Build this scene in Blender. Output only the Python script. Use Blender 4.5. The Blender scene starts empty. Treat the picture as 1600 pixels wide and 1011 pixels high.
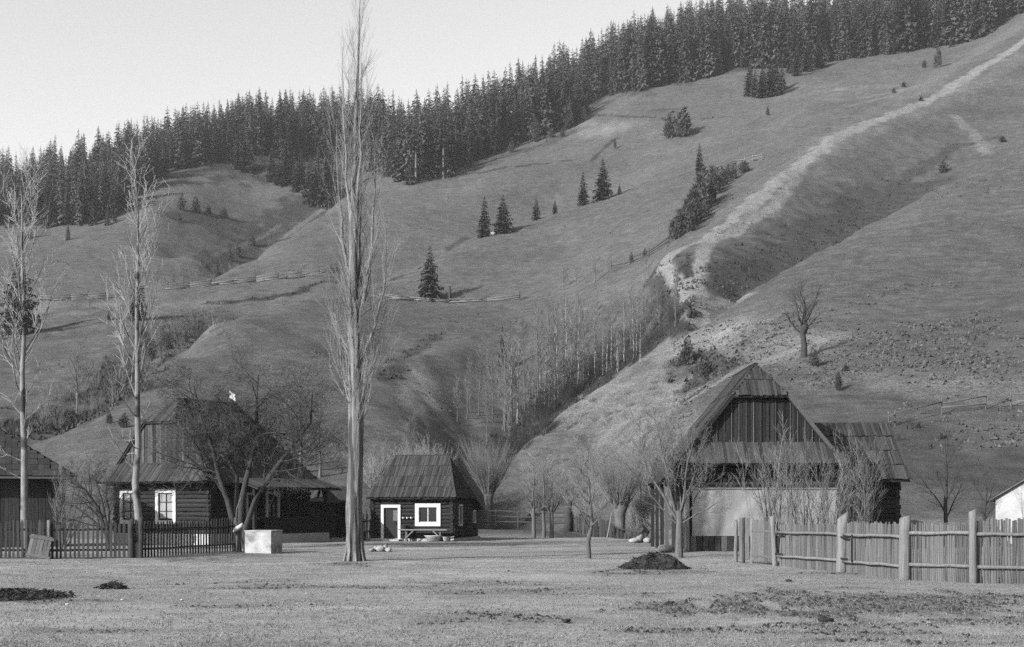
import bpy, math, random
import numpy as np
from mathutils import Vector, Matrix, Euler

scn = bpy.context.scene
COL = scn.collection
F, H, CX, HY = 2222.2, 2.1, 800.0, 788.0      # focal length in photo pixels, eye height, principal column, horizon row

# ------------------------------------------------------------------ camera, sky, sun, exposure
cam_d = bpy.data.cameras.new('camera'); cam = bpy.data.objects.new('camera', cam_d); COL.objects.link(cam)
cam_d.lens = 50; cam_d.sensor_width = 36; cam_d.sensor_fit = 'HORIZONTAL'
cam_d.shift_y = (HY - 505.5) / 1600.0          # rising-front view: level camera, verticals stay upright
cam_d.clip_start = 0.5; cam_d.clip_end = 6000
cam.location = (0, 0, H); cam.rotation_euler = (math.radians(90), 0, 0)
scn.camera = cam

SUN_EL = math.radians(25.5)
SUN_TRAVEL = (0.77, 0.64)                      # light crosses the valley from the left, a little from behind the camera
_n = math.hypot(*SUN_TRAVEL)
sun_dir = Vector((SUN_TRAVEL[0] / _n * math.cos(SUN_EL), SUN_TRAVEL[1] / _n * math.cos(SUN_EL), -math.sin(SUN_EL)))
world = bpy.data.worlds.new('World'); scn.world = world; world.use_nodes = True
wn, wl = world.node_tree.nodes, world.node_tree.links
for n in list(wn): wn.remove(n)
sky = wn.new('ShaderNodeTexSky'); sky.sky_type = 'NISHITA'; sky.sun_disc = False
sky.sun_elevation = SUN_EL; sky.sun_rotation = math.atan2(-sun_dir.x, -sun_dir.y) % (2 * math.pi)
sky.dust_density = 2.5; sky.air_density = 1.0
bw = wn.new('ShaderNodeRGBToBW'); bg = wn.new('ShaderNodeBackground'); wo = wn.new('ShaderNodeOutputWorld')
bg.inputs['Strength'].default_value = 0.125
wl.new(sky.outputs[0], bw.inputs[0]); wl.new(bw.outputs[0], bg.inputs['Color']); wl.new(bg.outputs[0], wo.inputs[0])
sl = bpy.data.lights.new('sun', 'SUN'); sl.energy = 4.8; sl.angle = math.radians(0.5); sl.color = (1, 1, 1)
sun = bpy.data.objects.new('sun', sl); COL.objects.link(sun)
sun.rotation_euler = sun_dir.to_track_quat('-Z', 'Y').to_euler(); sun.location = (-60, -40, 60)
scn.view_settings.view_transform = 'Standard'; scn.view_settings.look = 'None'
scn.view_settings.exposure = 1.38; scn.view_settings.gamma = 1.0; scn.view_settings.use_curve_mapping = False
scn.cycles.use_denoising = False; scn.cycles.max_bounces = 4; scn.cycles.diffuse_bounces = 2

# ------------------------------------------------------------------ helpers: materials
def nd(t, typ, **kw):
    n = t.nodes.new(typ)
    for k, v in kw.items(): setattr(n, k, v)
    return n
def math_n(t, op, a, b=None, c=None, clamp=False):
    n = nd(t, 'ShaderNodeMath', operation=op, use_clamp=clamp)
    for i, v in enumerate((a, b, c)):
        if v is None: continue
        if isinstance(v, (int, float)): n.inputs[i].default_value = v
        else: t.links.new(v, n.inputs[i])
    return n.outputs[0]
def noise_n(t, vec, scale, detail=5, rough=0.6, dist=0.0):
    n = nd(t, 'ShaderNodeTexNoise'); n.inputs['Scale'].default_value = scale
    n.inputs['Detail'].default_value = detail; n.inputs['Roughness'].default_value = rough; n.inputs['Distortion'].default_value = dist
    t.links.new(vec, n.inputs['Vector']); return n.outputs['Fac']
def maprange(t, v, a, b, c, d, smooth=False):
    n = nd(t, 'ShaderNodeMapRange'); n.clamp = True
    if smooth: n.interpolation_type = 'SMOOTHSTEP'
    t.links.new(v, n.inputs['Value'])
    for k, x in zip(('From Min', 'From Max', 'To Min', 'To Max'), (a, b, c, d)): n.inputs[k].default_value = x
    return n.outputs[0]
def grey(t, v):
    n = nd(t, 'ShaderNodeCombineColor')
    for i in range(3): t.links.new(v, n.inputs[i])
    return n.outputs[0]
def new_mat(name):
    m = bpy.data.materials.new(name); m.use_nodes = True; t = m.node_tree
    b = t.nodes.get('Principled BSDF'); b.inputs['Roughness'].default_value = 0.9
    b.inputs['Specular IOR Level'].default_value = 0.15
    return m, t, b
def set_bump(t, b, h, strength, dist):
    n = nd(t, 'ShaderNodeBump'); n.inputs['Strength'].default_value = strength; n.inputs['Distance'].default_value = dist
    t.links.new(h, n.inputs['Height']); t.links.new(n.outputs[0], b.inputs['Normal'])
KT = 0.68                                      # weathered surfaces of a dry late-autumn valley are dark
def mat(name, v, var=0.35, scale=4.0, stretch=(1, 1, 1), bump=0.3, bdist=0.02, rough=0.9, rnd=0.0, spots=None, spec=0.15):
    """grey surface: grain noise stretched along the piece, piece-to-piece variation, optional dark or pale spots (scale, lo, hi, value)"""
    v *= KT; spots = spots and spots[:3] + (spots[3] * KT,)
    m, t, b = new_mat(name); b.inputs['Roughness'].default_value = rough; b.inputs['Specular IOR Level'].default_value = spec
    tc = nd(t, 'ShaderNodeTexCoord'); oi = nd(t, 'ShaderNodeObjectInfo')
    mp = nd(t, 'ShaderNodeMapping'); mp.inputs['Scale'].default_value = stretch
    add = nd(t, 'ShaderNodeVectorMath', operation='ADD')
    off = nd(t, 'ShaderNodeVectorMath', operation='SCALE'); off.inputs[0].default_value = (37, 19, 53)
    t.links.new(oi.outputs['Random'], off.inputs['Scale'])
    t.links.new(tc.outputs['Object'], mp.inputs['Vector'])
    t.links.new(mp.outputs[0], add.inputs[0]); t.links.new(off.outputs[0], add.inputs[1])
    f = noise_n(t, add.outputs[0], scale, 6, 0.65)
    c = maprange(t, f, 0.25, 0.75, v * (1 - var), v * (1 + var))
    if rnd:
        r = maprange(t, oi.outputs['Random'], 0, 1, 1 - rnd, 1 + rnd)
        c = math_n(t, 'MULTIPLY', c, r)
    if spots:
        s = noise_n(t, add.outputs[0], spots[0], 3, 0.5)
        k = maprange(t, s, spots[1], spots[2], 0, 1)
        mx = nd(t, 'ShaderNodeMix'); t.links.new(k, mx.inputs[0]); t.links.new(c, mx.inputs[2]); mx.inputs[3].default_value = spots[3]
        c = mx.outputs[0]
    t.links.new(grey(t, c), b.inputs['Base Color'])
    if bump: set_bump(t, b, f, bump, bdist)
    return m

# ------------------------------------------------------------------ helpers: meshes and things
def mesh_np(name, V, Fc, smooth=False):
    me = bpy.data.meshes.new(name)
    V = np.asarray(V, np.float32); n = len(V)
    me.vertices.add(n); me.vertices.foreach_set('co', V.ravel())
    if isinstance(Fc, np.ndarray):
        k = Fc.shape[1]; idx = Fc.ravel().astype(np.int32); starts = np.arange(0, len(idx), k, dtype=np.int32); tot = np.full(len(Fc), k, np.int32)
    else:
        tot = np.array([len(f) for f in Fc], np.int32); starts = np.concatenate([[0], np.cumsum(tot)[:-1]]).astype(np.int32)
        idx = np.fromiter((i for f in Fc for i in f), np.int32)
    me.loops.add(len(idx)); me.loops.foreach_set('vertex_index', idx)
    me.polygons.add(len(tot)); me.polygons.foreach_set('loop_start', starts); me.polygons.foreach_set('loop_total', tot)
    me.polygons.foreach_set('use_smooth', np.full(len(tot), bool(smooth)))
    me.update(calc_edges=True); me.validate()
    return me
class MB:
    def __init__(s): s.v = []; s.f = []
    def add(s, vs, fs):
        o = len(s.v); s.v.extend(tuple(p) for p in vs); s.f.extend(tuple(i + o for i in f) for f in fs)
    def box(s, x0, x1, y0, y1, z0, z1):
        s.add([(x0, y0, z0), (x1, y0, z0), (x1, y1, z0), (x0, y1, z0), (x0, y0, z1), (x1, y0, z1), (x1, y1, z1), (x0, y1, z1)],
              [(0, 3, 2, 1), (4, 5, 6, 7), (0, 1, 5, 4), (1, 2, 6, 5), (2, 3, 7, 6), (3, 0, 4, 7)])
    def hexa(s, a, b):                 # two quads, same winding
        s.add(list(a) + list(b), [(0, 3, 2, 1), (4, 5, 6, 7), (0, 1, 5, 4), (1, 2, 6, 5), (2, 3, 7, 6), (3, 0, 4, 7)])
    def prism(s, poly, y0, y1):        # polygon in x,z pushed from y0 to y1
        n = len(poly)
        s.add([(x, y0, z) for x, z in poly] + [(x, y1, z) for x, z in poly],
              [tuple(range(n)), tuple(reversed(range(n, 2 * n)))] + [(i, i + n, (i + 1) % n + n, (i + 1) % n) for i in range(n)])
    def slab(s, pts, th):              # planar polygon thickened downwards along its normal
        p = [Vector(q) for q in pts]; nrm = (p[1] - p[0]).cross(p[2] - p[0]).normalized()
        n = len(p); q = [a - nrm * th for a in p]
        s.add(p + q, [tuple(range(n)), tuple(reversed(range(n, 2 * n)))] + [(i, i + n, (i + 1) % n + n, (i + 1) % n) for i in range(n)])
    def tube(s, pts, rad, sides=5, cap=True):
        o = len(s.v); n = len(pts)
        for i in range(n):
            p = pts[i]; a = pts[i - 1] if i else pts[0]; b = pts[i + 1] if i < n - 1 else pts[-1]
            dx, dy, dz = b[0] - a[0], b[1] - a[1], b[2] - a[2]
            l = math.sqrt(dx * dx + dy * dy + dz * dz) or 1e-6; dx /= l; dy /= l; dz /= l
            if abs(dz) < 0.9: ux, uy, uz = dy, -dx, 0.0
            else: ux, uy, uz = 0.0, dz, -dy
            l = math.sqrt(ux * ux + uy * uy + uz * uz) or 1e-6; ux /= l; uy /= l; uz /= l
            wx, wy, wz = dy * uz - dz * uy, dz * ux - dx * uz, dx * uy - dy * ux
            r = rad[i]
            for k in range(sides):
                c, q = CS[sides][k]
                s.v.append((p[0] + r * (c * ux + q * wx), p[1] + r * (c * uy + q * wy), p[2] + r * (c * uz + q * wz)))
        for i in range(n - 1):
            for k in range(sides):
                k2 = (k + 1) % sides
                s.f.append((o + i * sides + k, o + i * sides + k2, o + (i + 1) * sides + k2, o + (i + 1) * sides + k))
        if cap:
            s.f.append(tuple(o + k for k in reversed(range(sides)))); s.f.append(tuple(o + (n - 1) * sides + k for k in range(sides)))
    def mesh(s, name, smooth=False): return mesh_np(name, s.v, s.f, smooth)
    def build(s, name, m, parent=None, smooth=False):
        return obj(name, s.mesh(name, smooth), m, parent)
CS = {k: [(math.cos(2 * math.pi * i / k), math.sin(2 * math.pi * i / k)) for i in range(k)] for k in range(3, 25)}
def obj(name, me, m=None, parent=None, M=None):
    o = bpy.data.objects.new(name, me); COL.objects.link(o)
    if m is not None and not me.materials: me.materials.append(m)
    if parent is not None: o.parent = parent
    if M is not None: o.matrix_basis = M
    return o
def tag(o, label=None, cat=None, group=None, kind=None):
    if label: o['label'] = label
    if cat: o['category'] = cat
    if group: o['group'] = group
    if kind: o['kind'] = kind
    return o
def thing(name, label, cat, loc=(0, 0, 0), rz=0.0, group=None):
    o = bpy.data.objects.new(name, None); COL.objects.link(o); o.empty_display_size = 0.2
    o.location = loc; o.rotation_euler = (0, 0, rz)
    return tag(o, label, cat, group)
def copy_tree(o, parent=None):
    c = o.copy(); COL.objects.link(c)
    if parent is not None: c.parent = parent
    for ch in o.children: copy_tree(ch, c)
    return c

# ------------------------------------------------------------------ value noise on arrays
_prm = np.random.RandomState(3).permutation(4096); _val = np.random.RandomState(4).rand(4096)
def vnoise(x, y):
    xi = np.floor(x).astype(np.int64); yi = np.floor(y).astype(np.int64); fx = x - xi; fy = y - yi
    fx = fx * fx * (3 - 2 * fx); fy = fy * fy * (3 - 2 * fy)
    def h(a, b): return _val[_prm[(_prm[a & 4095] + b) & 4095]]
    return (h(xi, yi) * (1 - fx) + h(xi + 1, yi) * fx) * (1 - fy) + (h(xi, yi + 1) * (1 - fx) + h(xi + 1, yi + 1) * fx) * fy
def fbm(x, y, oct=4):
    s = 0; a = 0.5
    for k in range(oct): s = s + a * (vnoise(x + 17.3 * k, y + 5.1 * k) - 0.5); x = x * 2.03; y = y * 2.03; a *= 0.5
    return s
def sstep(a, b, x):
    t = np.clip((x - a) / (b - a), 0, 1); return t * t * (3 - 2 * t)
# ------------------------------------------------------------------ the terrain: one height field, surveyed along its ridges, gullies and benches
# survey lines: (bearing as a photo column, elevation as a photo row, distance in metres)
SV = [
 # crest of the near spur on the right, and the gully behind it
 [(2000,0,270),(1800,110,250),(1600,226,230),(1500,278,215),(1400,338,200),(1280,395,183),(1160,465,170),(1090,512,161),(1000,562,155),(940,602,152),(880,645,149),(820,697,145),(790,738,143)],
 [(2000,10,300),(1800,125,282),(1600,245,262),(1500,300,246),(1400,360,230),(1280,422,208),(1160,482,184),(1090,520,174),(1000,578,168),(940,622,164),(880,668,160),(820,722,156),(790,756,153)],
 # face of the near spur
 [(1800,470,130),(1600,500,128),(1500,520,126),(1400,535,125),(1255,560,122),(1150,590,119)],
 [(1800,390,165),(1600,405,162),(1500,420,160),(1400,435,155),(1290,470,146)],
 [(1800,600,106),(1600,615,106),(1500,630,105),(1400,650,103),(1250,662,104)],
 [(1150,560,134),(1050,632,136),(1000,655,130),(950,700,132),(900,745,134),(1080,690,110),(1180,715,97)],
 # gully side with the birches, rising to the lower meadow
 [(760,676,167),(800,655,174),(850,625,180),(900,590,184),(950,558,188),(1000,534,193)],
 [(760,562,199),(800,560,202),(850,530,208),(900,510,215),(950,492,218),(1000,472,222)],
 # the track ridge
 [(1080,483,176),(1060,447,190),(1030,412,206),(1060,388,214),(1110,370,222),(1160,325,240),(1220,275,262),(1300,215,300),(1380,185,325),(1450,160,350),(1520,110,390),(1600,60,430),(1800,-60,520)],
 # flank between track ridge and gully
 [(1130,425,195),(1200,395,215),(1290,350,238),(1400,290,275),(1500,240,300),(1600,170,340),(1800,40,400)],
 # field beside the track
 [(1045,372,236),(1080,335,254),(1110,300,275),(1150,275,292),(1185,255,300)],
 [(1000,440,226),(1000,395,248),(950,430,240),(960,380,265)],
 # lower meadow
 [(590,466,252),(640,470,252),(700,472,252),(760,474,250),(810,472,248),(880,470,240)],
 [(650,430,270),(720,420,272),(800,410,275),(880,400,275)],
 # bench crest and the dip behind it
 [(560,448,268),(600,433,275),(680,397,287),(760,369,300),(860,336,318),(960,301,325),(1060,276,320),(1120,262,312),(1190,249,302)],
 [(560,454,285),(600,445,295),(680,408,312),(760,381,330),(860,349,350),(960,313,358),(1060,277,350),(1130,258,340)],
 # upper meadow to the forest edge
 [(560,390,320),(600,370,330),(700,330,355),(800,290,378),(900,255,395),(1000,232,400),(1100,215,392),(1200,210,372)],
 [(560,315,375),(630,284,395),(700,265,415),(800,226,440),(900,194,450),(1000,141,470),(1080,125,478),(1160,105,485),(1300,96,490),(1400,83,488),(1500,70,480),(1560,48,470),(1620,10,480)],
 [(1250,175,370),(1350,150,390),(1430,120,410),(1500,90,440),(1100,165,440),(1000,185,432)],
 # left edge of the upper meadow and the gully behind it
 [(545,305,385),(530,316,378),(480,348,358),(420,387,334),(370,417,312),(330,436,300)],
 [(545,318,412),(520,342,402),(480,375,382),(420,414,358),(370,442,335),(320,445,318)],
 # round hill at the upper left
 [(540,280,438),(500,305,425),(455,335,410),(400,368,392),(350,388,372),(280,410,350)],
 [(540,240,470),(480,248,470),(400,235,462),(330,252,445),(260,272,425),(200,300,405),(100,330,392),(0,335,392),(-150,340,390)],
 [(400,295,428),(320,322,398),(250,345,372),(160,358,365),(60,362,368),(-100,365,368)],
 [(300,400,340),(200,400,335),(100,405,330),(0,410,330),(-150,410,330)],
 # old fence line below it
 [(530,428,295),(460,434,292),(400,440,290),(330,446,288),(265,454,284),(160,468,280),(60,470,280),(-60,474,280)],
 # bench on the left, its face, and the gully below
 [(520,442,272),(450,452,264),(330,470,255),(200,493,242),(100,513,232),(0,528,226),(-150,545,220)],
 [(330,472,268),(200,490,260),(100,500,258),(0,505,255),(-150,515,250)],
 [(250,535,218),(160,560,212),(80,575,208),(0,585,206),(-150,600,200)],
 [(470,482,248),(420,503,238),(330,543,214),(250,608,194),(160,674,178),(100,704,166),(40,720,154)],
 [(160,610,192),(80,630,186),(0,640,182),(-150,650,180)],
 # ridge of the lower left hill
 [(525,461,240),(470,470,232),(420,484,222),(330,514,197),(250,573,170),(200,610,158),(160,641,149),(100,672,137),(60,692,130),(0,716,122),(-100,740,116)],
 # its face
 [(460,520,200),(560,520,205),(640,512,215),(740,505,222)],
 [(400,570,172),(500,570,175),(560,578,175),(650,560,186),(720,552,197)],
 [(300,640,136),(400,645,140),(500,650,145),(600,655,145),(690,652,165),(740,672,168)],
 [(150,705,118),(300,712,116),(450,720,118),(600,722,120),(680,726,132),(740,752,148)],
 # erosion cut on it
 [(590,596,190),(640,556,200),(680,524,212)],
 [(620,612,164),(665,572,180),(700,550,196)],
 # forest ground
 [(-150,292,470),(0,292,470),(100,275,480),(250,256,480),(400,228,500),(540,220,510),(640,235,470),(700,210,510),(800,180,515),(900,150,520),(1000,112,530),(1160,80,540),(1300,70,550),(1450,48,550),(1600,0,560)],
 [(-150,300,560),(100,290,580),(400,240,580),(700,205,600),(900,148,610),(1160,85,630),(1400,50,640),(1600,10,650)],
 [(-150,420,760),(300,400,760),(700,340,780),(1100,240,800),(1600,160,820)],
]
FLAT = [(-150,16),(200,16),(500,16),(800,16),(1100,16),(1400,16),(1750,16)]
FLAT = [(x, y) for x in (-150, 0, 200, 400, 600, 800, 1000, 1200, 1400, 1600, 1750) for y in (16, 24, 36, 50, 64)]
FLAT += [(x, 76) for x in (-150, 0, 200, 400, 600, 800, 1000, 1150)] + [(1300, 76), (1450, 75), (1600, 75), (1750, 75)]
FLAT += [(x, 90) for x in (-150, 100, 250, 400, 550, 700, 850, 950)] + [(1050, 86), (1200, 82)]
FLAT += [(x, 103) for x in (-100, 100, 250, 400, 550, 650, 750, 850)] + [(680, 116), (740, 128), (800, 131), (870, 127), (960, 113), (1050, 104), (1020, 112), (1085, 98), (880, 112), (750, 114), (820, 112)]
KY = 9.0
pts, val = [], []
for ln in SV:
    for (a, b) in zip(ln[:-1], ln[1:]):
        n = max(1, int(abs(a[0] - b[0]) / 45))
        for k in range(n):
            t = k / n; x, p, y = (a[i] + (b[i] - a[i]) * t for i in range(3))
            pts.append((x / 100, KY * math.log(y))); val.append(H / y + (HY - p) / F)
    x, p, y = ln[-1]; pts.append((x / 100, KY * math.log(y))); val.append(H / y + (HY - p) / F)
for x, y in FLAT: pts.append((x / 100, KY * math.log(y))); val.append(0.0)
P = np.array(pts); E = np.array(val)
# multiquadric-like kernel, softened so that crests are rounded
EPS2 = 0.035
D = np.sqrt(((P[:, None, :] - P[None, :, :]) ** 2).sum(-1) + EPS2)
A = np.block([[-D + 0.015 * np.eye(len(P)), np.ones((len(P), 1))], [np.ones((1, len(P))), np.zeros((1, 1))]])
W = np.linalg.solve(A, np.concatenate([E, [0]]))
px_in = np.arange(-140, 1744, 4.0)
PXS = np.concatenate([-np.geomspace(6000, 150, 46), px_in, np.geomspace(1750, 7600, 46)])
YS = np.concatenate([np.linspace(2, 15.9, 12), np.geomspace(16, 120, 250), np.geomspace(120.5, 560, 330), np.geomspace(565, 1500, 40)])
def elev_raw(px, Y):
    q = np.stack([np.clip(px, -150, 1750) / 100, KY * np.log(np.clip(Y, 16, 800))], -1)
    d = np.sqrt(((q[:, None, :] - P[None]) ** 2).sum(-1) + EPS2)
    return -d @ W[:-1] + W[-1]
gx, gy = np.meshgrid(PXS, YS); flatx, flaty = gx.ravel(), gy.ravel()
e = np.empty_like(flatx)
_ic = np.clip(flatx, -150, 1750)
uniq_px = np.unique(np.clip(PXS, -150, 1750)); eg = np.empty((len(YS), len(uniq_px)))
for i, y in enumerate(YS): eg[i] = elev_raw(uniq_px, np.full(len(uniq_px), y))
e = eg[:, np.searchsorted(uniq_px, np.clip(PXS, -150, 1750))]
e = np.where(gy < 66, 0, e); e = e * sstep(66, 80, gy)
e[gy > 800] -= ((gy[gy > 800] - 800) * 0.00025)
GX = (gx - CX) / F * gy; GY = gy; GZ = e * gy
# natural unevenness: lumps and cattle terraces on the slopes, shallow wear in the yard
slope_w = sstep(95, 150, GY)
calm = 1 - .8 * np.exp(-(((gx - 1070) / 60) ** 2 + ((GY - 190) / 28) ** 2))
GZ = GZ + slope_w * calm * (fbm(GX / 22, GY / 22, 4) * 2.2 + fbm(GX / 3.2 + 9, GY / 3.2, 3) * 0.6)
GZ = GZ + (1 - slope_w) * (fbm(GX / 9, GY / 9, 4) * 0.16 * sstep(14, 25, GY) + fbm(GX / 1.1, GY / 1.1, 3) * 0.05)
terr = (np.abs(((GZ + fbm(GX / 12, GY / 12, 3) * 6) / 1.1) % 1.0 - 0.5) - 0.25) * 0.55
GZ = GZ + terr * slope_w * calm * (0.25 + 0.75 * sstep(1000, 1250, gx) * sstep(620, 420, HY - (GZ - H) / GY * F))
ROWP = HY - (GZ - H) / GY * F                 # photo row of every grid node
_lnY = np.log(YS)
def zat(X, Y):
    """terrain height at a world position"""
    px = CX + X / Y * F; i = min(max(np.searchsorted(YS, Y) - 1, 0), len(YS) - 2); j = min(max(np.searchsorted(PXS, px) - 1, 0), len(PXS) - 2)
    ty = (Y - YS[i]) / (YS[i + 1] - YS[i]); tx = (px - PXS[j]) / (PXS[j + 1] - PXS[j])
    return float((GZ[i, j] * (1 - tx) + GZ[i, j + 1] * tx) * (1 - ty) + (GZ[i + 1, j] * (1 - tx) + GZ[i + 1, j + 1] * tx) * ty)
def on_ray(px, py, ymin=15.0, ymax=790):
    """where the sight line through a photo pixel meets the terrain"""
    j = min(max(np.searchsorted(PXS, px), 0), len(PXS) - 1); i0 = np.searchsorted(YS, ymin)
    col = ROWP[i0:, j]; k = np.nonzero(col <= py)[0]
    if len(k) == 0 or YS[i0 + k[0]] > ymax: i = i0 + int(np.argmin(col[:np.searchsorted(YS, ymax) - i0]))
    else: i = i0 + int(k[0])
    Y = float(YS[i])
    if i > i0 and len(k):
        a, b = ROWP[i - 1, j], ROWP[i, j]
        if a != b: Y = float(YS[i - 1] + (YS[i] - YS[i - 1]) * min(max((a - py) / (a - b), 0), 1))
    X = (px - CX) / F * Y
    return Vector((X, Y, zat(X, Y)))
def ground_pt(px, Y): 
    X = (px - CX) / F * Y; return Vector((X, Y, zat(X, Y)))

# bare-soil and worn-ground masks
def blob(cx, cy, rx, ry, sh=0.0):
    return np.exp(-(((gx - cx) / rx) ** 2 + ((ROWP - cy - sh * (gx - cx)) / ry) ** 2))
near = GY < 75
mud = near * np.clip(blob(1430, 945, 360, 28) * 1.15 + blob(1090, 945, 210, 26) * 1.0 + blob(30, 932, 85, 13) * 1.6 + blob(1020, 893, 95, 9) * .8
                     + blob(300, 873, 140, 7) * .7 + blob(560, 880, 60, 6) * 1.0 + blob(430, 880, 160, 5) * .5 + blob(1500, 985, 160, 14) * .6, 0, 1.5)
mud = mud + 0.5 * sstep(66, 72, GY) * sstep(110, 90, GY) * sstep(300, 500, gx) * sstep(1150, 1000, gx)  # darker band across the ground around the cabin
mud = 0.72 * sstep(0.30, .95, np.clip(mud, 0, 1.2) * 0.62 + (fbm(GX / 0.45, GY / 1.3, 4) * .9 + fbm(GX / 2.2, GY / 5, 3) * .8) * (mud > 0.05) + 0.14)*np.clip(mud*3,0,1)
pale = near * np.clip(blob(680, 908, 420, 8) * .8 + blob(1000, 935, 700, 5, -0.03) * .4 + blob(1480, 985, 330, 6, 0.05) * .9 + blob(500, 985, 600, 18) * .45 + blob(760, 880, 200, 8) * .5, 0, 1)
pale = np.clip(pale * (0.7 + 1.2 * fbm(GX / 2.3, GY / 2.3, 4)), 0, 1)
far_ = sstep(97, 105, GY)
pale = np.clip(pale + near * .5 * sstep(.02, .3, fbm(GX / 9 + 4, GY / 3.2, 4)), 0, 1)
mud = np.maximum(mud, near * .55 * sstep(.05, .3, fbm(GX / 6 + 31, GY / 2.4, 5)))
hp = far_ * np.clip(blob(1000, 640, 170, 100) * .5 + blob(1200, 530, 170, 35) * .5 + blob(640, 690, 80, 60) * .45 + blob(660, 610, 40, 50) * .5 + blob(1400, 600, 260, 20) * .5 + blob(930, 200, 120, 20) * .4 + blob(400, 475, 120, 15) * .35 + blob(80, 480, 160, 14) * .4 + blob(1350, 140, 200, 25) * .3, 0, .8)
pale = np.maximum(pale, np.clip(hp * (0.7 + 1.6 * fbm(GX / 6, GY / 6, 4)), 0, .6))
# dark scrub on the gully sides, plus slope and bank shade painted into the colour
heath_shade = np.zeros_like(GX)
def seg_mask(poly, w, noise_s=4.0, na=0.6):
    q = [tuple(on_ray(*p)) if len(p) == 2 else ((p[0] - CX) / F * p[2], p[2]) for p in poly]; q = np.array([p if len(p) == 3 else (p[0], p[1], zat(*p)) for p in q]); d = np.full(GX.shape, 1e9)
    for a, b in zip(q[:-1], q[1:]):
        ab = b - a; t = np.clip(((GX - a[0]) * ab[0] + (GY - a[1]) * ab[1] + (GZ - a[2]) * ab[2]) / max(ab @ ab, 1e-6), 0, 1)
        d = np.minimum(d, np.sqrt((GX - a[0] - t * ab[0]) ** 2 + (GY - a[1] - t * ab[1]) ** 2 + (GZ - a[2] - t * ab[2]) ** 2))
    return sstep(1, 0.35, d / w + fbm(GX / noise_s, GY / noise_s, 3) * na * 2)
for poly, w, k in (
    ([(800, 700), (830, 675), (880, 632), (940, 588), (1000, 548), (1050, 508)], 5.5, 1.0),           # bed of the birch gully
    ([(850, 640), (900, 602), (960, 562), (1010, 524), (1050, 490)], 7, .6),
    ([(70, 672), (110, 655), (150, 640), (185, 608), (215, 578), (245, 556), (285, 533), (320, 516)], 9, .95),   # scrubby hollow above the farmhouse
    ([(130, 625), (180, 585), (230, 545), (290, 515), (330, 500)], 9, .5),  # shaded bench face above it, darkened in colour
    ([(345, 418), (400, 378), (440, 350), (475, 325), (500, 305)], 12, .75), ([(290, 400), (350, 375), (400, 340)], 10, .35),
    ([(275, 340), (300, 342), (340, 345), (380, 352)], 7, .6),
    ([(600, 594), (640, 558), (684, 524)], 2.6, .6), ([(735, 690), (755, 672)], 2.5, .35),  # shade of the erosion cut, painted as dark colour
    ([(1120, 440), (1180, 425), (1250, 390), (1330, 345), (1400, 308), (1450, 290)], 11, .55), ([(1150, 395), (1230, 370), (1300, 330)], 8, .35), ([(1062, 400), (1072, 425), (1082, 450)], 2.6, .9),  # shade of the flank under the track, painted dark
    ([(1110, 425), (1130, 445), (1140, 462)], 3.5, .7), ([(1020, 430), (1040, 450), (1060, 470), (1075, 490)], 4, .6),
    ([(0, 530), (100, 515), (200, 496)], 1.3, .8), ([(330, 474), (420, 466), (470, 456), (525, 443)], 1.8, .9), ([(0, 540), (120, 525), (230, 510), (330, 495)], 5, .35),  # shadow lines along the bench edge, painted dark
    ([(715, 274), (800, 262), (890, 250)], 1.2, .85), ([(922, 180), (980, 182), (1060, 187), (1130, 182)], 1.5, .8), ([(930, 172), (1000, 174), (1060, 170)], 1.2, .6), ([(925, 250), (950, 225), (962, 215)], 1.2, .7),  # dark bank lines, drawn as colour instead of relief
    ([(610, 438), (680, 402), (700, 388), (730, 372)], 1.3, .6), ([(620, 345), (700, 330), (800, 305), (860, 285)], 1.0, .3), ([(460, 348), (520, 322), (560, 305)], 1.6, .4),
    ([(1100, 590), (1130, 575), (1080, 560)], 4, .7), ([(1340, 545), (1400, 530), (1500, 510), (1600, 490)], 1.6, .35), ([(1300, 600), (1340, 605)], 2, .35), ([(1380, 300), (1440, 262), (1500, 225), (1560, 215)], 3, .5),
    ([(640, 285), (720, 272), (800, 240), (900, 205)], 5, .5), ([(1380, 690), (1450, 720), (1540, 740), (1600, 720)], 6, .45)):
    heath_shade = np.maximum(heath_shade, k * seg_mask(poly, w, 2.6, .75))
heath_shade = np.maximum(heath_shade, 0.8 * seg_mask([(0, 300, 440), (150, 290, 450), (300, 245, 460), (420, 230, 470), (520, 240, 470), (640, 240, 470), (800, 195, 500), (1000, 120, 510), (1300, 80, 530), (1550, 20, 540)], 55))
track = np.zeros_like(GX)
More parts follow.
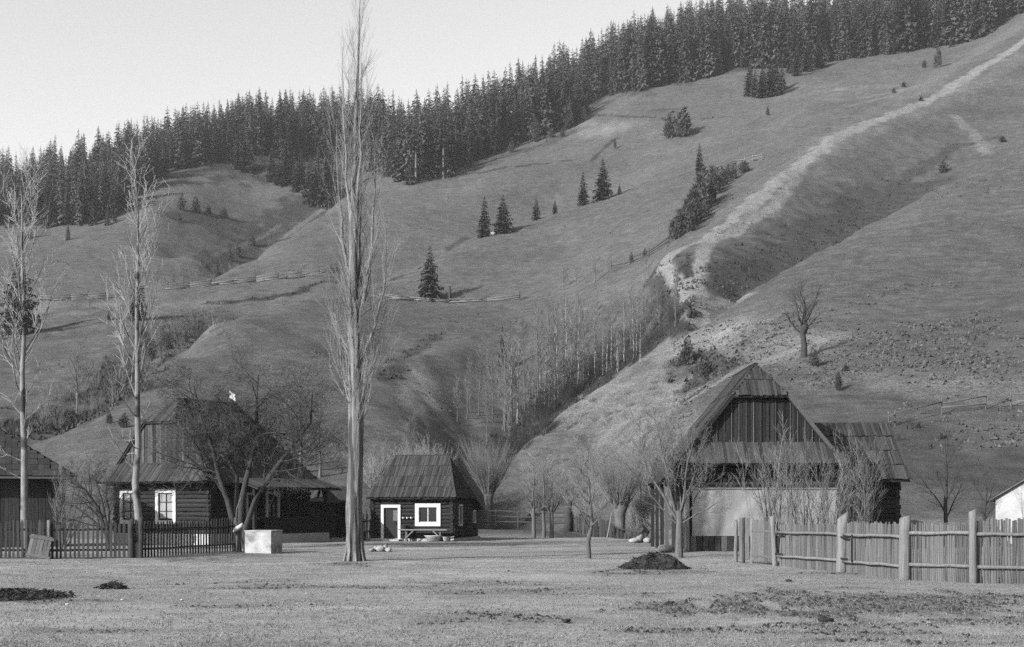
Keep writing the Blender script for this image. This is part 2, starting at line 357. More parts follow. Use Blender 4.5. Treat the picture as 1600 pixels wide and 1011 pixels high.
for poly, w, k in (([(1090, 484), (1076, 464), (1056, 438), (1036, 414), (1050, 395), (1080, 382), (1112, 369), (1160, 326), (1222, 275)], 1.9, 1.0),
    ([(1096, 478), (1090, 445), (1092, 410), (1105, 385), (1115, 370)], 1.7, .9), ([(1098, 480), (1140, 470), (1165, 462)], 1.6, .7), ([(1085, 500), (1095, 484)], 2.2, .8),
    ([(1160, 330), (1200, 296), (1228, 272), (1262, 246), (1305, 215), (1350, 195), (1392, 180), (1430, 166), (1480, 142), (1540, 102), (1600, 64), (1650, 40)], 3.0, .95),
    ([(1130, 372), (1175, 345), (1210, 322), (1228, 300), (1245, 280)], 1.8, .75), ([(1165, 345), (1200, 335), (1215, 315)], 2.5, .45),
    ([(1060, 400), (1160, 322), (1230, 268), (1310, 205), (1400, 160), (1500, 95), (1600, 35)], 7, .28), ([(1240, 262), (1330, 215), (1420, 178), (1520, 130), (1600, 85)], 6, .32),
    ([(1490, 180), (1502, 192), (1520, 205), (1532, 222), (1542, 240)], 2.2, .5), ([(1330, 165), (1390, 150), (1440, 132), (1480, 118)], 2.2, .4),
    ([(1110, 535), (1200, 560), (1262, 574), (1330, 580), (1420, 592), (1520, 612), (1600, 625)], 1.6, .4), ([(1400, 605), (1480, 615), (1580, 622)], 3.5, .35),
    ([(535, 305), (500, 330), (470, 352), (440, 374)], 1.6, .45), ([(330, 400), (400, 375), (440, 350)], 1.6, .35), ([(235, 572), (265, 552), (300, 530), (330, 513)], 1.5, .5), ([(60, 690), (110, 668), (165, 640), (200, 612)], 1.4, .45)):
    track = np.maximum(track, k * seg_mask(poly, w, 1.6, .55))
hilly = np.clip(sstep(86, 108, GY) + sstep(1100, 1300, gx) * sstep(74, 84, GY), 0, 1)
nr, nc = GX.shape
Vt = np.stack([GX, GY, GZ], -1)
ii = np.arange(nr - 1)[:, None] * nc + np.arange(nc - 1)[None, :]
quads = np.stack([ii, ii + 1, ii + nc + 1, ii + nc], -1)
SPLIT = int(np.searchsorted(YS, 97.0))
def terrain_part(name, r0, r1, m):
    V = Vt[r0:r1 + 1].reshape(-1, 3)
    q = (quads[r0:r1] - r0 * nc).reshape(-1, 4)
    me = mesh_np(name, V, q, smooth=True)
    for an, arr in (('soil', mud), ('worn', pale), ('heath', heath_shade), ('track', track), ('slope', hilly)):
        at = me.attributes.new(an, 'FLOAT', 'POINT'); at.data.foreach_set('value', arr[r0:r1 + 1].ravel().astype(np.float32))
    return tag(obj(name, me, m), kind='structure')
def terrain_mat(name):
    m, t, b = new_mat(name); b.inputs['Specular IOR Level'].default_value = 0.05; b.inputs['Roughness'].default_value = 1.0
    pos = nd(t, 'ShaderNodeNewGeometry').outputs['Position']
    at = {k: nd(t, 'ShaderNodeAttribute', attribute_name=k).outputs['Fac'] for k in ('soil', 'worn', 'heath', 'track', 'slope')}
    def lerp(f, a, b):
        mx = nd(t, 'ShaderNodeMix'); t.links.new(f, mx.inputs[0])
        for i, v in ((2, a), (3, b)):
            if isinstance(v, (int, float)): mx.inputs[i].default_value = v
            else: t.links.new(v, mx.inputs[i])
        return mx.outputs[0]
    big = noise_n(t, pos, 0.055, 4, 0.6); mid = noise_n(t, pos, 0.6, 6, 0.7); fine = noise_n(t, pos, 5.0, 5, 0.8); vf = noise_n(t, pos, 22.0, 4, 0.8)
    mp = nd(t, 'ShaderNodeMapping'); mp.inputs['Scale'].default_value = (0.25, 0.25, 1.6); t.links.new(pos, mp.inputs['Vector'])
    band = noise_n(t, mp.outputs[0], 1.0, 5, 0.7, 1.5)
    grain = lerp(at['slope'], vf, fine)
    c = lerp(at['slope'], Y_BASE, H_BASE)
    c = math_n(t, 'MULTIPLY', c, maprange(t, big, 0.3, 0.7, 0.84, 1.16))
    c = math_n(t, 'MULTIPLY', c, maprange(t, mid, 0.25, 0.75, 0.66, 1.34))
    c = math_n(t, 'MULTIPLY', c, maprange(t, fine, 0.25, 0.75, 0.6, 1.4))
    c = math_n(t, 'MULTIPLY', c, maprange(t, vf, 0.25, 0.75, 0.76, 1.24))
    c = math_n(t, 'MULTIPLY', c, lerp(at['slope'], 1.0, maprange(t, band, 0.3, 0.7, 0.74, 1.26)))
    def mix(c, fac, v):
        f = maprange(t, math_n(t, 'ADD', fac, math_n(t, 'MULTIPLY', math_n(t, 'SUBTRACT', grain, 0.5), 0.9)), 0.15, 0.85, 0, 1)
        f = math_n(t, 'MULTIPLY', f, maprange(t, fac, 0.0, 0.12, 0, 1))
        vv = math_n(t, 'MULTIPLY', math_n(t, 'MULTIPLY', maprange(t, mid, 0.3, 0.7, 0.75, 1.25), maprange(t, grain, 0.3, 0.7, 0.6, 1.4)), v)
        return lerp(f, c, vv)
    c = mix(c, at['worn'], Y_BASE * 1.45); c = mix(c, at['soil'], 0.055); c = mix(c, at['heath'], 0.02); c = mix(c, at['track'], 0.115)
    t.links.new(grey(t, c), b.inputs['Base Color'])
    hy = math_n(t, 'ADD', math_n(t, 'MULTIPLY', vf, 0.03), math_n(t, 'MULTIPLY', fine, 0.05))
    hh = math_n(t, 'ADD', math_n(t, 'MULTIPLY', fine, 0.22), math_n(t, 'MULTIPLY', band, 0.35))
    set_bump(t, b, lerp(at['slope'], hy, hh), 0.9, 1.0)
    return m
Y_BASE, H_BASE = 0.145, 0.055
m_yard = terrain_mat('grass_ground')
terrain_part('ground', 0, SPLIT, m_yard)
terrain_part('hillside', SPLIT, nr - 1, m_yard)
# the meadow behind the viewer
mbk = MB(); mbk.add([(-2500, -2500, -0.02), (2500, -2500, -0.02), (2500, 2, -0.02), (-2500, 2, -0.02)], [(0, 1, 2, 3)])
bk = mbk.build('meadow', m_yard); bk['kind'] = 'structure'
# ------------------------------------------------------------------ materials
M_ = {}
M_['bark'] = mat('bark_grey', 0.085, .45, 3, (3, 3, .6), .8, .05)
M_['poplar_bark'] = mat('poplar_bark', 0.14, .7, 2.2, (3.5, 3.5, .35), 1.0, .10, spots=(0.9, .58, .66, .04))
M_['birch_bark'] = mat('birch_bark', 0.22, .3, 3, (1, 1, 1.2), .5, .03, spots=(1.6, .52, .60, .05))
M_['aspen_bark'] = mat('aspen_bark', 0.15, .4, 3, (1, 1, .8), .6, .04, spots=(1.3, .48, .58, .035))
M_['aspen_twig'] = mat('aspen_twigs', 0.24, .3, 1.0, (1, 1, 1), 0); M_['apple_twig'] = mat('fruit_twigs', 0.06, .4, 1.0, (1, 1, 1), 0)
M_['dark_bark'] = mat('dark_bark', 0.035, .5, 4, (3, 3, .6), .8, .05)
M_['pale_twig'] = mat('pale_twigs', 0.17, .3, 1.0, (1, 1, 1), 0)
M_['mid_twig'] = mat('brown_twigs', 0.115, .35, 1.0, (1, 1, 1), 0)
M_['dark_twig'] = mat('dark_twigs', 0.035, .4, 1.0, (1, 1, 1), 0)
M_['needle'] = mat('spruce_needles', 0.045, .5, 1.3, (1, 1, 1), 0, rnd=.3)
M_['needle_far'] = mat('spruce_needles_forest', 0.045, .5, .6, (1, 1, 1), 0, rnd=.5)
M_['spruce_bark'] = mat('spruce_bark', 0.1, .4, 3, (3, 3, 1), .5, .05)
M_['juniper'] = mat('juniper_leaves', 0.045, .5, 2, (1, 1, 1), 0, rnd=.3)

# ------------------------------------------------------------------ bare trees
def rvec(R):
    return Vector((R.uniform(-1, 1), R.uniform(-1, 1), R.uniform(-1, 1)))
def limb(R, p, d, L, r0, r1, n, wob, up):
    p = Vector(p); d = Vector(d).normalized(); P = [p.copy()]; Rd = [r0]
    for i in range(n):
        d = (d + rvec(R) * wob + Vector((0, 0, up))).normalized(); p = p + d * (L / n)
        P.append(p.copy()); Rd.append(r0 + (r1 - r0) * (i + 1) / n)
    return P, Rd
def along(P, t):
    x = t * (len(P) - 1); i = min(int(x), len(P) - 2); return P[i].lerp(P[i + 1], x - i), (P[i + 1] - P[i]).normalized()
def side_dir(R, d, ang):
    a = d.orthogonal().normalized(); a.rotate(Matrix.Rotation(R.uniform(0, 2 * math.pi), 3, d)); 
    return (d * math.cos(ang) + a * math.sin(ang)).normalized()
RMIN = [.003]
def ramify(R, mb, P, Rd, spec, lvl):
    """spec[lvl] = (count, t0, t1, angle, angle spread, length, length falloff, radius ratio, segs, wobble, up, sides)"""
    if lvl >= len(spec): return
    c, t0, t1, an, asp, L, fall, rr, ns, wob, up, sd = spec[lvl]
    c = int(c * R.uniform(.8, 1.2) + .5)
    for k in range(c):
        t = t0 + (t1 - t0) * ((k + R.random()) / c)
        p, d = along(P, t); r_here = Rd[0] + (Rd[-1] - Rd[0]) * t
        r = min(max(r_here * rr, spec[lvl][7] * 0.008, RMIN[0] * 1.2), max(r_here, RMIN[0]))
        l = L * R.uniform(.6, 1.25) * (1 - fall * t)
        Q, Qr = limb(R, p, side_dir(R, d, an + R.uniform(-asp, asp)), l, r, max(r * .25, RMIN[0]), ns, wob, up)
        mb[min(lvl, len(mb) - 1)].tube(Q, Qr, sd, False)
        ramify(R, mb, Q, Qr, spec, lvl + 1)
class Kind:                                    # a tree kind: mesh pair trunk + crown, shared by copies
    def __init__(s, trunk, crown, mt, mc): s.t, s.c, s.mt, s.mc = trunk, crown, mt, mc
    def place(s, name, label, cat, loc, rz=0, sc=1.0, group=None):
        o = thing(name, label, cat, loc, rz, group); o.scale = (sc, sc, sc) if not isinstance(sc, tuple) else sc
        if s.t: obj('trunk', s.t, s.mt, o)
        if s.c: obj('crown', s.c, s.mc, o)
        return o
def kind(seed, build, mt, mc):
    R = random.Random(seed); a, b = MB(), MB(); build(R, a, b)
    return Kind(a.mesh('trunk', True) if a.v else None, b.mesh('crown') if b.v else None, mt, mc)

def bark_tube(R, mb, P, Rd, sides, sub, rough):   # trunk with fissured, uneven bark
    n = (len(P) - 1) * sub; ph = [R.uniform(-1, 1) for _ in range(sides)]; o = len(mb.v); tw = 0
    for i in range(n + 1):
        t = i / n * (len(P) - 1); j = min(int(t), len(P) - 2); f = t - j; p = P[j].lerp(P[j + 1], f); r = Rd[j] + (Rd[j + 1] - Rd[j]) * f
        for k in range(sides):
            ph[k] = max(-1, min(1, ph[k] + R.uniform(-.5, .5))); c, s = math.cos(6.2832 * k / sides), math.sin(6.2832 * k / sides); q = r * (1 + rough * (ph[k] + (.5 if k % 2 else -.5)))
            mb.v.append((p.x + q * c, p.y + q * s, p.z))
    mb.f += [(o + i * sides + k, o + i * sides + (k + 1) % sides, o + (i + 1) * sides + (k + 1) % sides, o + (i + 1) * sides + k) for i in range(n) for k in range(sides)]
def b_poplar(R, T, C):
    h = 20.6
    leader = [Vector((.02, 0, -.2)), Vector((0, 0, .5)), Vector((-.03, 0, 2)), Vector((0.03, 0, 4)), Vector((.06, .03, 6)), Vector((-.02, .02, 8)), Vector((-.06, 0, 10)), Vector((-.06, 0, 12.5)), Vector((0, .05, 15)), Vector((.1, .05, 17.5)), Vector((.2, 0, h))]
    rad = [.36, .29, .27, .25, .24, .19, .16, .13, .09, .05, .012]
    bark_tube(R, T, leader, rad, 22, 6, .15)
    for k in range(9):                         # root flares and bark ridges
        a = k * .7 + R.random() * .3
        T.tube([Vector((math.cos(a) * .42, math.sin(a) * .42, -.1)), Vector((math.cos(a) * .30, math.sin(a) * .30, .35)), Vector((math.cos(a) * .22, math.sin(a) * .22, 1.6)), Vector((math.cos(a) * .2, math.sin(a) * .2, 3.4))], [.06, .05, .04, .02], 6, False)
    T.tube([Vector((.06, .06, 5.0)), Vector((.17, 0, 5.6)), Vector((.12, 0, 6.4))], [.10, .20, .12], 9, False)   # burr
    # second leader from the fork
    for (z0, dx, dy, z1, r) in ((8.2, .75, .1, 15.0, .10), (6.9, 1.15, -.1, 12.2, .075), (9.6, -.6, .2, 16.3, .08), (10.6, .35, -.3, 18.2, .08), (8.8, .2, .5, 14.5, .07), (11.6, -.35, -.2, 18.8, .06), (5.6, .95, .2, 9.6, .045), (5.2, -.7, .1, 9.4, .04)):
        P0, _ = along(leader, 0); base = min(leader, key=lambda q: abs(q.z - z0)); b = Vector((base.x, base.y, z0))
        n = 9; P = []; Rd = []
        for i in range(n + 1):
            t = i / n; P.append(b + Vector((dx * (1 - (1 - t) ** 2.4) + R.uniform(-.05, .05), dy * (1 - (1 - t) ** 2.2) + R.uniform(-.05, .05), (z1 - z0) * t))); Rd.append(r * (1 - .88 * t))
        (T if r > .06 else C).tube(P, Rd, 7, False)
        ramify(R, (C,), P, Rd, [(15, .12, .97, .42, .15, 2.2, .45, .22, 5, .10, .16, 3), (7, .2, .95, .38, .15, .85, .3, .5, 3, .10, .12, 3)], 0)
    ramify(R, (C,), leader, rad, [(74, .30, .985, .42, .18, 2.9, .55, .10, 6, .09, .17, 3), (17, .2, .95, .4, .15, 1.05, .3, .45, 3, .1, .12, 3)], 0)
    ramify(R, (C,), leader[3:7], [.05, .05], [(16, .1, .95, .7, .25, 2.2, .1, .5, 6, .10, .14, 3), (8, .2, .95, .45, .15, .8, .3, .5, 3, .12, .06, 3)], 0)
def b_aspen(R, T, C, h=13.5, lean=.0):
    pts = [Vector((0, 0, -.2))]; n = 10
    for i in range(1, n + 1): pts.append(Vector((lean * i / n * 1.2 + R.uniform(-.06, .06), R.uniform(-.06, .06), h * i / n)))
    rad = [.16 * (1 - .9 * i / n) + .006 for i in range(n + 1)]
    T.tube(pts, rad, 9, False)
    ramify(R, (T, C, C), pts, rad, [(21, .42, .95, .52, .18, 4.3, .55, .36, 8, .11, .15, 5), (7, .2, .95, .55, .2, 1.4, .3, .42, 4, .14, .10, 3), (4, .25, .95, .6, .2, .5, .2, .5, 2, .15, .05, 3)], 0)
    ramify(R, (T, C, C), pts, rad, [(7, .2, .45, 1.15, .3, 1.9, .1, .22, 6, .16, .08, 4), (6, .3, .95, .7, .3, .6, .2, .5, 3, .2, .05, 3)], 0)
def b_apple(R, T, C):
    for (dx, dy, h, r) in ((-.25, 0, 3.4, .15), (.15, .1, 3.9, .16), (.55, -.1, 3.2, .13), (-.1, .3, 3.1, .12), (.5, .25, 2.6, .1), (-.38, .2, 2.6, .1)):
        P = [Vector((dx * .3, dy * .3, -.2)), Vector((dx * .55, dy * .6, .8)), Vector((dx * 1.3 + R.uniform(-.12, .12), dy * 1.5, 1.8)), Vector((dx * 2.2 + R.uniform(-.22, .22), dy * 2.5, 2.7)), Vector((dx * 3.5 + R.uniform(-.3, .3), dy * 3.2, h + .3)), Vector((dx * 4.6 + R.uniform(-.35, .35), dy * 4.2, h + 1.5)), Vector((dx * 5.6 + R.uniform(-.3, .3), dy * 4.2, h + 2.7))]
        Rd = [r, r * .85, r * .75, r * .62, r * .5, r * .34, r * .15]
        T.tube(P, Rd, 8, False)
        ramify(R, (T, C, C, C), P, Rd, [(11, .44, .97, 1.0, .3, 2.8, .3, .55, 7, .24, .02, 5), (10, .2, .97, .8, .3, 1.2, .3, .55, 5, .28, .02, 3), (8, .2, .97, .8, .3, .55, .2, .6, 3, .3, 0, 3), (2, .3, .95, .8, .3, .22, .2, .6, 2, .3, 0, 3)], 0)
def b_leaning(R, T, C):
    for (dx, h, r) in ((-2.4, 3.6, .13), (-1.2, 4.0, .10), (-3.2, 2.6, .10), (-.3, 3.4, .07), (.8, 3.0, .06)):
        P = [Vector((0, 0, -.2)), Vector((dx * .08, 0, .9)), Vector((dx * .3, R.uniform(-.3, .3), h * .62)), Vector((dx * .6, R.uniform(-.4, .4), h * .88)), Vector((dx, R.uniform(-.5, .5), h))]
        Rd = [r, r * .85, r * .65, r * .45, r * .2]
        T.tube(P, Rd, 7, False)
        ramify(R, (T, C, C), P, Rd, [(10, .3, .98, .8, .3, 2.0, .25, .5, 7, .22, .03, 4), (9, .2, .97, .7, .3, .8, .3, .5, 4, .25, .02, 3), (4, .2, .97, .7, .3, .35, .2, .5, 2, .3, 0, 3)], 0)
def b_pollard(R, T, C, th=3.4, r=.42, n=130, L=5.2, spread=.62):
    T.tube([Vector((0, 0, -.2)), Vector((0, 0, .3)), Vector((.04, 0, th * .5)), Vector((.02, 0, th * .8)), Vector((.05, 0, th)), Vector((.05, 0, th + .35))], [r * 1.25, r, r * .82, r * .95, r * 1.3, r * .5], 11, False)
    for k in range(9):
        a = R.uniform(0, 6.28); T.tube([Vector((0, 0, th - .4)), Vector((math.cos(a) * r * 1.2, math.sin(a) * r * 1.2, th + .05)), Vector((math.cos(a) * r * 1.7, math.sin(a) * r * 1.7, th + .6))], [r * .6, r * .4, r * .12], 6, False)
    for k in range(n):
        a = R.uniform(0, 6.28); s = spread * math.sqrt(R.random()); d = Vector((math.cos(a) * math.sin(s), math.sin(a) * math.sin(s), math.cos(s)))
        p = Vector((math.cos(a) * r * R.uniform(.3, 1.3), math.sin(a) * r * R.uniform(.3, 1.3), th + R.uniform(-.2, .4)))
        rr = R.uniform(.012, .03); P, Rd = limb(R, p, d, L * R.uniform(.55, 1.05), rr, .004, 6, .05, .06); C.tube(P, Rd, 3, False)
        ramify(R, (C,), P, Rd, [(5, .25, .95, .35, .15, 1.5, .4, .5, 3, .06, .06, 3)], 0)
def b_yard(R, T, C, h=3.2, r=.085, n=8, L=1.5, fork=.36):
    P = [Vector((0, 0, -.1)), Vector((R.uniform(-.06, .06), 0, h * .18)), Vector((R.uniform(-.12, .12), R.uniform(-.08, .08), h * .4)), Vector((R.uniform(-.1, .1), R.uniform(-.1, .1), h * .7)), Vector((R.uniform(-.15, .15), 0, h))]
    Rd = [r * 1.15, r, r * .85, r * .5, r * .15]; T.tube(P, Rd, 8, False)
    ramify(R, (T, C, C), P, Rd, [(n, fork, .97, .72, .2, L, .3, .55, 6, .15, .10, 5), (7, .2, .97, .6, .25, L * .5, .3, .5, 4, .18, .05, 3), (5, .2, .97, .6, .25, L * .22, .2, .5, 3, .2, .03, 3)], 0)
def b_vase(R, T, C, h=5.4):                    # the tree in front of the barn: low forks opening like a vase
    T.tube([Vector((0, 0, -.2)), Vector((0, 0, .6)), Vector((.02, 0, 1.5)), Vector((0, 0, 1.9))], [.2, .15, .13, .12], 9, False)
    for (dx, dy, z, r) in ((-1.9, .2, 4.9, .075), (-1.0, -.3, 5.6, .07), (-.35, .4, 5.3, .06), (.5, -.2, 4.9, .065), (1.5, .2, 4.0, .05), (-2.3, -.4, 3.9, .04), (1.0, .5, 4.6, .045), (1.9, -.3, 2.5, .04), (.2, .8, 5.0, .04)):
        P = [Vector((0, 0, 1.35 + R.uniform(-.2, .4)))]; n = 7
        for i in range(1, n + 1): t = i / n; P.append(Vector((dx * t ** .9 + R.uniform(-.06, .06), dy * t + R.uniform(-.06, .06), P[0].z + (z - P[0].z) * t)))
        Rd = [r * (1 - .8 * i / n) for i in range(n + 1)]; T.tube(P, Rd, 6, False)
        ramify(R, (C,), P, Rd, [(9, .25, .98, .6, .25, 1.25, .3, .5, 5, .15, .08, 3), (6, .2, .97, .6, .25, .55, .3, .5, 3, .2, .05, 3), (3, .2, .97, .6, .25, .25, .2, .6, 2, .2, .0, 3)], 0)
def b_sapling(R, T, C, h=4.2, stems=4, spread=.28):
    for k in range(stems):
        a = R.uniform(0, 6.28); s = R.uniform(.05, spread); r = R.uniform(.025, .05)
        P, Rd = limb(R, (math.cos(a) * .12, math.sin(a) * .12, -.1), (math.cos(a) * s, math.sin(a) * s, 1), h * R.uniform(.75, 1.05), r, .005, 8, .09, .04)
        T.tube(P, Rd, 5, False)
        ramify(R, (C,), P, Rd, [(13, .2, .97, .5, .2, 1.3, .4, .5, 5, .12, .12, 3), (6, .2, .97, .5, .2, .5, .3, .5, 3, .15, .06, 3)], 0)
def b_birch(R, T, C, h=9.5, dens=1.0):
    n = 8; lean = R.uniform(-.5, .5); P = [Vector((lean * (i / n) ** 2 + R.uniform(-.08, .08), R.uniform(-.08, .08), h * i / n - .15)) for i in range(n + 1)]
    Rd = [.085 * (1 - .88 * i / n) for i in range(n + 1)]; T.tube(P, Rd, 6, False)
    ramify(R, (C,), P, Rd, [(int(22 * dens), .25, .98, .6, .2, 1.9, .55, .4, 5, .12, .10, 3), (6, .2, .97, .5, .2, .7, .3, .5, 3, .15, .02, 3)], 0)
def b_brush(R, T, C, h=2.2, n=34, spread=.9):
    for k in range(n):
        a = R.uniform(0, 6.28); s = spread * math.sqrt(R.random()); q = R.uniform(0, .35)
        P, Rd = limb(R, (math.cos(a) * q, math.sin(a) * q, -.1), (math.cos(a) * math.sin(s), math.sin(a) * math.sin(s), math.cos(s)), h * R.uniform(.5, 1.05), .014, .004, 4, .16, .05)
        C.tube(P, Rd, 3, False); ramify(R, (C,), P, Rd, [(5, .2, .97, .5, .2, .6, .3, .5, 2, .15, .05, 3)], 0)
# ------------------------------------------------------------------ conifers
def b_spruce(R, T, C, h=8.0, rad=1.7, whorls=26, per=9, skirt=.06, dens=4, leggy=0.0):
    T.tube([Vector((0, 0, -.3)), Vector((0, 0, h * .5)), Vector((0, 0, h))], [.02 * h, .012 * h, .004], 6, False)
    for w in range(whorls):
        t = w / (whorls - 1); z = h * (skirt + (1 - skirt) * t ** 1.02); L0 = rad * (1 - t) ** .7 * (1 if t > .08 else .85) + .07
        np_ = max(4, int(per * (1 - .45 * t)))
        a0 = R.uniform(0, 6.28)
        for k in range(np_):
            if leggy and t < leggy and R.random() < .85: continue
            a = a0 + 6.283 * k / np_ + R.uniform(-.3, .3); L = L0 * R.uniform(.6, 1.2); droop = R.uniform(.18, .5) * (1 - .8 * t)
            ca, sa = math.cos(a), math.sin(a); zz = z + R.uniform(-.02, .02) * h
            def q(s, off, dz=0.0): return (ca * s * L - sa * off, sa * s * L + ca * off, zz - droop * L * s ** 1.3 + .10 * L * max(0, s - .7) + dz)
            wd = .20 * L + .05
            C.add([q(0, 0), q(.35, -wd * .6), q(.65, -wd * .8, -.03), q(1, 0), q(.65, wd * .8, -.03), q(.35, wd * .6)], [(0, 1, 2), (0, 2, 3), (0, 3, 4), (0, 4, 5)])
            for j in range(dens):
                s = R.uniform(.25, 1); o = R.uniform(-1, 1) * wd * .9; g = R.uniform(.12, .26) * L0 + .05; b = R.uniform(-.12, .12) * L
                C.add([q(s - .12, o), q(min(s + .12, 1.05), o * 1.1), q(s + .03, o + b, -g)], [(0, 1, 2)])
    for k in range(5):                          # leading shoot
        a = k * 1.257; C.add([(0, 0, h * 1.03), (math.cos(a) * .12, math.sin(a) * .12, h * .94), (math.cos(a + .7) * .08, math.sin(a + .7) * .08, h * .93)], [(0, 1, 2)])
def b_fir(R, T, C, h=20.0, rad=3.4, whorls=24, per=9):
    T.tube([(0, 0, -.5), (0, 0, h * .5), (0, 0, h)], [.25, .15, .02], 5, False)
    lo = R.uniform(.04, .16)
    for w in range(whorls):
        t = w / (whorls - 1); z = h * (lo + (1 - lo) * t); L0 = rad * (1 - t) ** .72 * R.uniform(.82, 1.15) + .16; n = max(5, int(per * (1 - .3 * t))); a0 = R.uniform(0, 6.28)
        for k in range(n):
            a = a0 + 6.283 * k / n + R.uniform(-.4, .4); L = L0 * R.uniform(.45, 1.2); ca, sa = math.cos(a), math.sin(a); dr = R.uniform(.35, .8) * L * (1 - .5 * t); wd = (.16 * L + .05) * R.uniform(.7, 1.3); zz = z + R.uniform(-.4, .4)
            q = lambda s, o, dz: (ca * s * L - sa * o, sa * s * L + ca * o, zz + dz)
            C.add([q(0, 0, .05), q(.6, -wd, -dr * .55), q(1, 0, -dr), q(.6, wd, -dr * .55)], [(0, 1, 2), (0, 2, 3)])
            for s0 in (.3, .6, .85):
                g = R.uniform(.3, .7) * L0 * .35 + .15; o = R.uniform(-1, 1) * wd * 1.3
                C.add([q(s0 - .1, o - wd * .4, -dr * s0), q(s0 + .12, o + wd * .4, -dr * s0 - .05), q(s0, o * 1.3, -dr * s0 - g)], [(0, 1, 2)])
def b_juniper(R, T, C, h=2.6, rad=.9, n=420, point=1.0):
    T.tube([Vector((0, 0, -.2)), Vector((0, 0, h * .6))], [.06, .02], 5, False)
    cl = [(R.uniform(-.55, .55) * rad, R.uniform(-.55, .55) * rad, R.uniform(.55, 1.0)) for _ in range(7)] + [(0, 0, 1.05)]
    for k in range(n):
        cx_, cy_, ch = cl[k % 8]; t = R.random() ** .8; a = R.uniform(0, 6.28); rr = rad * .52 * (1 - t) ** .55 * min(1, .5 + t * 3) * math.sqrt(R.uniform(.2, 1))
        p = Vector((cx_ + math.cos(a) * rr, cy_ + math.sin(a) * rr, h * ch * t * R.uniform(.9, 1.05))); s = R.uniform(.09, .22) * (h / 2.6)
        d = (Vector((math.cos(a) * .6, math.sin(a) * .6, .9)) + rvec(R) * .7).normalized(); o = side_dir(R, d, 1.57)
        C.add([p - o * s * .4, p + o * s * .4, p + d * s * 1.8], [(0, 1, 2)])
    for k in range(0):
        t = R.random() ** .9; a = R.uniform(0, 6.28); lump = .75 + .35 * math.sin(a * 3 + t * 7) * R.random()
        rr = rad * (math.sin(math.pi * min(1, t * .82 + .16)) ** .8 if point < .5 else (1 - t) ** .6 * min(1, .45 + t * 4)) * lump * math.sqrt(R.uniform(.35, 1))
        p = Vector((math.cos(a) * rr, math.sin(a) * rr, h * t * R.uniform(.9, 1.05))); s = R.uniform(.10, .24) * (h / 2.6)
        d = (Vector((math.cos(a) * .5, math.sin(a) * .5, 1)) + rvec(R) * .5).normalized(); o = side_dir(R, d, 1.57)
        C.add([p - o * s * .45, p + o * s * .45, p + d * s * 1.7], [(0, 1, 2)])
# ------------------------------------------------------------------ building materials
G3 = (1, 1, 1)
M_['shingle'] = mat('weathered_roof_boards', 0.045, .45, 3, (6, 6, .5), .5, .3, rnd=.5)
M_['shingle_dark'] = mat('dark_roof_boards', 0.032, .45, 3, (6, 6, .5), .5, .3, rnd=.3)
M_['gable_board'] = mat('gable_boards', 0.022, .5, 3, (6, 6, .5), .5, .3, rnd=.45)
M_['gable_pale'] = mat('grey_gable_boards', 0.052, .5, 3, (6, 6, .5), .5, .3, rnd=.75)
M_['log'] = mat('dark_logs', 0.028, .5, 3, (4, 4, .5), .6, .3, rnd=.3)
M_['log_lit'] = mat('brown_logs', 0.03, .5, 3, (4, 4, .5), .6, .3, rnd=.3)  # sunlight put into the colour: lighter copy of the logs for front walls
M_['dark_wood'] = mat('old_dark_wood', 0.018, .5, 3, (3, 3, .6), .5, .05)
M_['wood'] = mat('grey_wood', 0.09, .4, 3, (4, 4, .5), .6, .05, rnd=.25)
M_['pale_wood'] = mat('pale_weathered_wood', 0.17, .35, 3, (5, 5, .5), .6, .05, rnd=.2)
M_['white'] = mat('white_paint', 0.44, .22, 5, G3, .15, .01, rough=.7)
M_['lime'] = mat('limewash', 0.33, .22, 1.3, G3, .3, .03, spots=(1.7, .6, .72, .25))
M_['concrete'] = mat('pale_concrete', 0.30, .35, 2.5, G3, .35, .02, spots=(2.2, .54, .7, .15))
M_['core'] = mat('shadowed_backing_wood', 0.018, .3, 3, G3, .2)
M_['canvas'] = mat('pale_plaster_sheet', 0.2, .18, 1.6, (1.6, 1, .45), .25, .03, spots=(.9, .52, .8, .145))
M_['curtain'] = mat('curtain', 0.24, .25, 5, (6, 6, 1), .3)
M_['door'] = mat('dark_door', 0.022, .4, 3, (5, 5, .5), .4)
gm, gt, gb = new_mat('window_glass'); gb.inputs['Base Color'].default_value = (.015, .015, .015, 1); gb.inputs['Roughness'].default_value = .12; gb.inputs['Specular IOR Level'].default_value = .25
M_['glass'] = gm

# ------------------------------------------------------------------ shared piece meshes: plank, log, paling
RB = random.Random(5)
def mk_plank(seed):
    R = random.Random(seed); b = MB(); j = lambda a: R.uniform(-a, a)
    rows = []
    for z, w in ((0, 1), (.5, 1), (1, 1)):
        x0, x1, y = -.5 + j(.07), .5 + j(.07), j(.15)
        rows.append([(x0, y, z + (j(.015) if z != .5 else 0)), (x1, y, z + (j(.015) if z != .5 else 0)), (x1, 1 + y, z), (x0, 1 + y, z)])
    vs = [p for r in rows for p in r]; fs = [(0, 3, 2, 1), (8, 9, 10, 11)]
    for k in (0, 4): fs += [(k + i, k + (i + 1) % 4, k + 4 + (i + 1) % 4, k + 4 + i) for i in range(4)]
    b.add(vs, fs); return b.mesh('plank')
def ring_tube(b, P, Rd, sides):                # rings stay square to the length, so scaled pieces keep clean ends
    for (x, y, z), r in zip(P, Rd): b.v += [(x + r * c, y + r * s, z) for c, s in CS[sides]]
    n = len(P); b.f += [(i * sides + k, i * sides + (k + 1) % sides, (i + 1) * sides + (k + 1) % sides, (i + 1) * sides + k) for i in range(n - 1) for k in range(sides)]
    b.f += [tuple(reversed(range(sides))), tuple((n - 1) * sides + k for k in range(sides))]
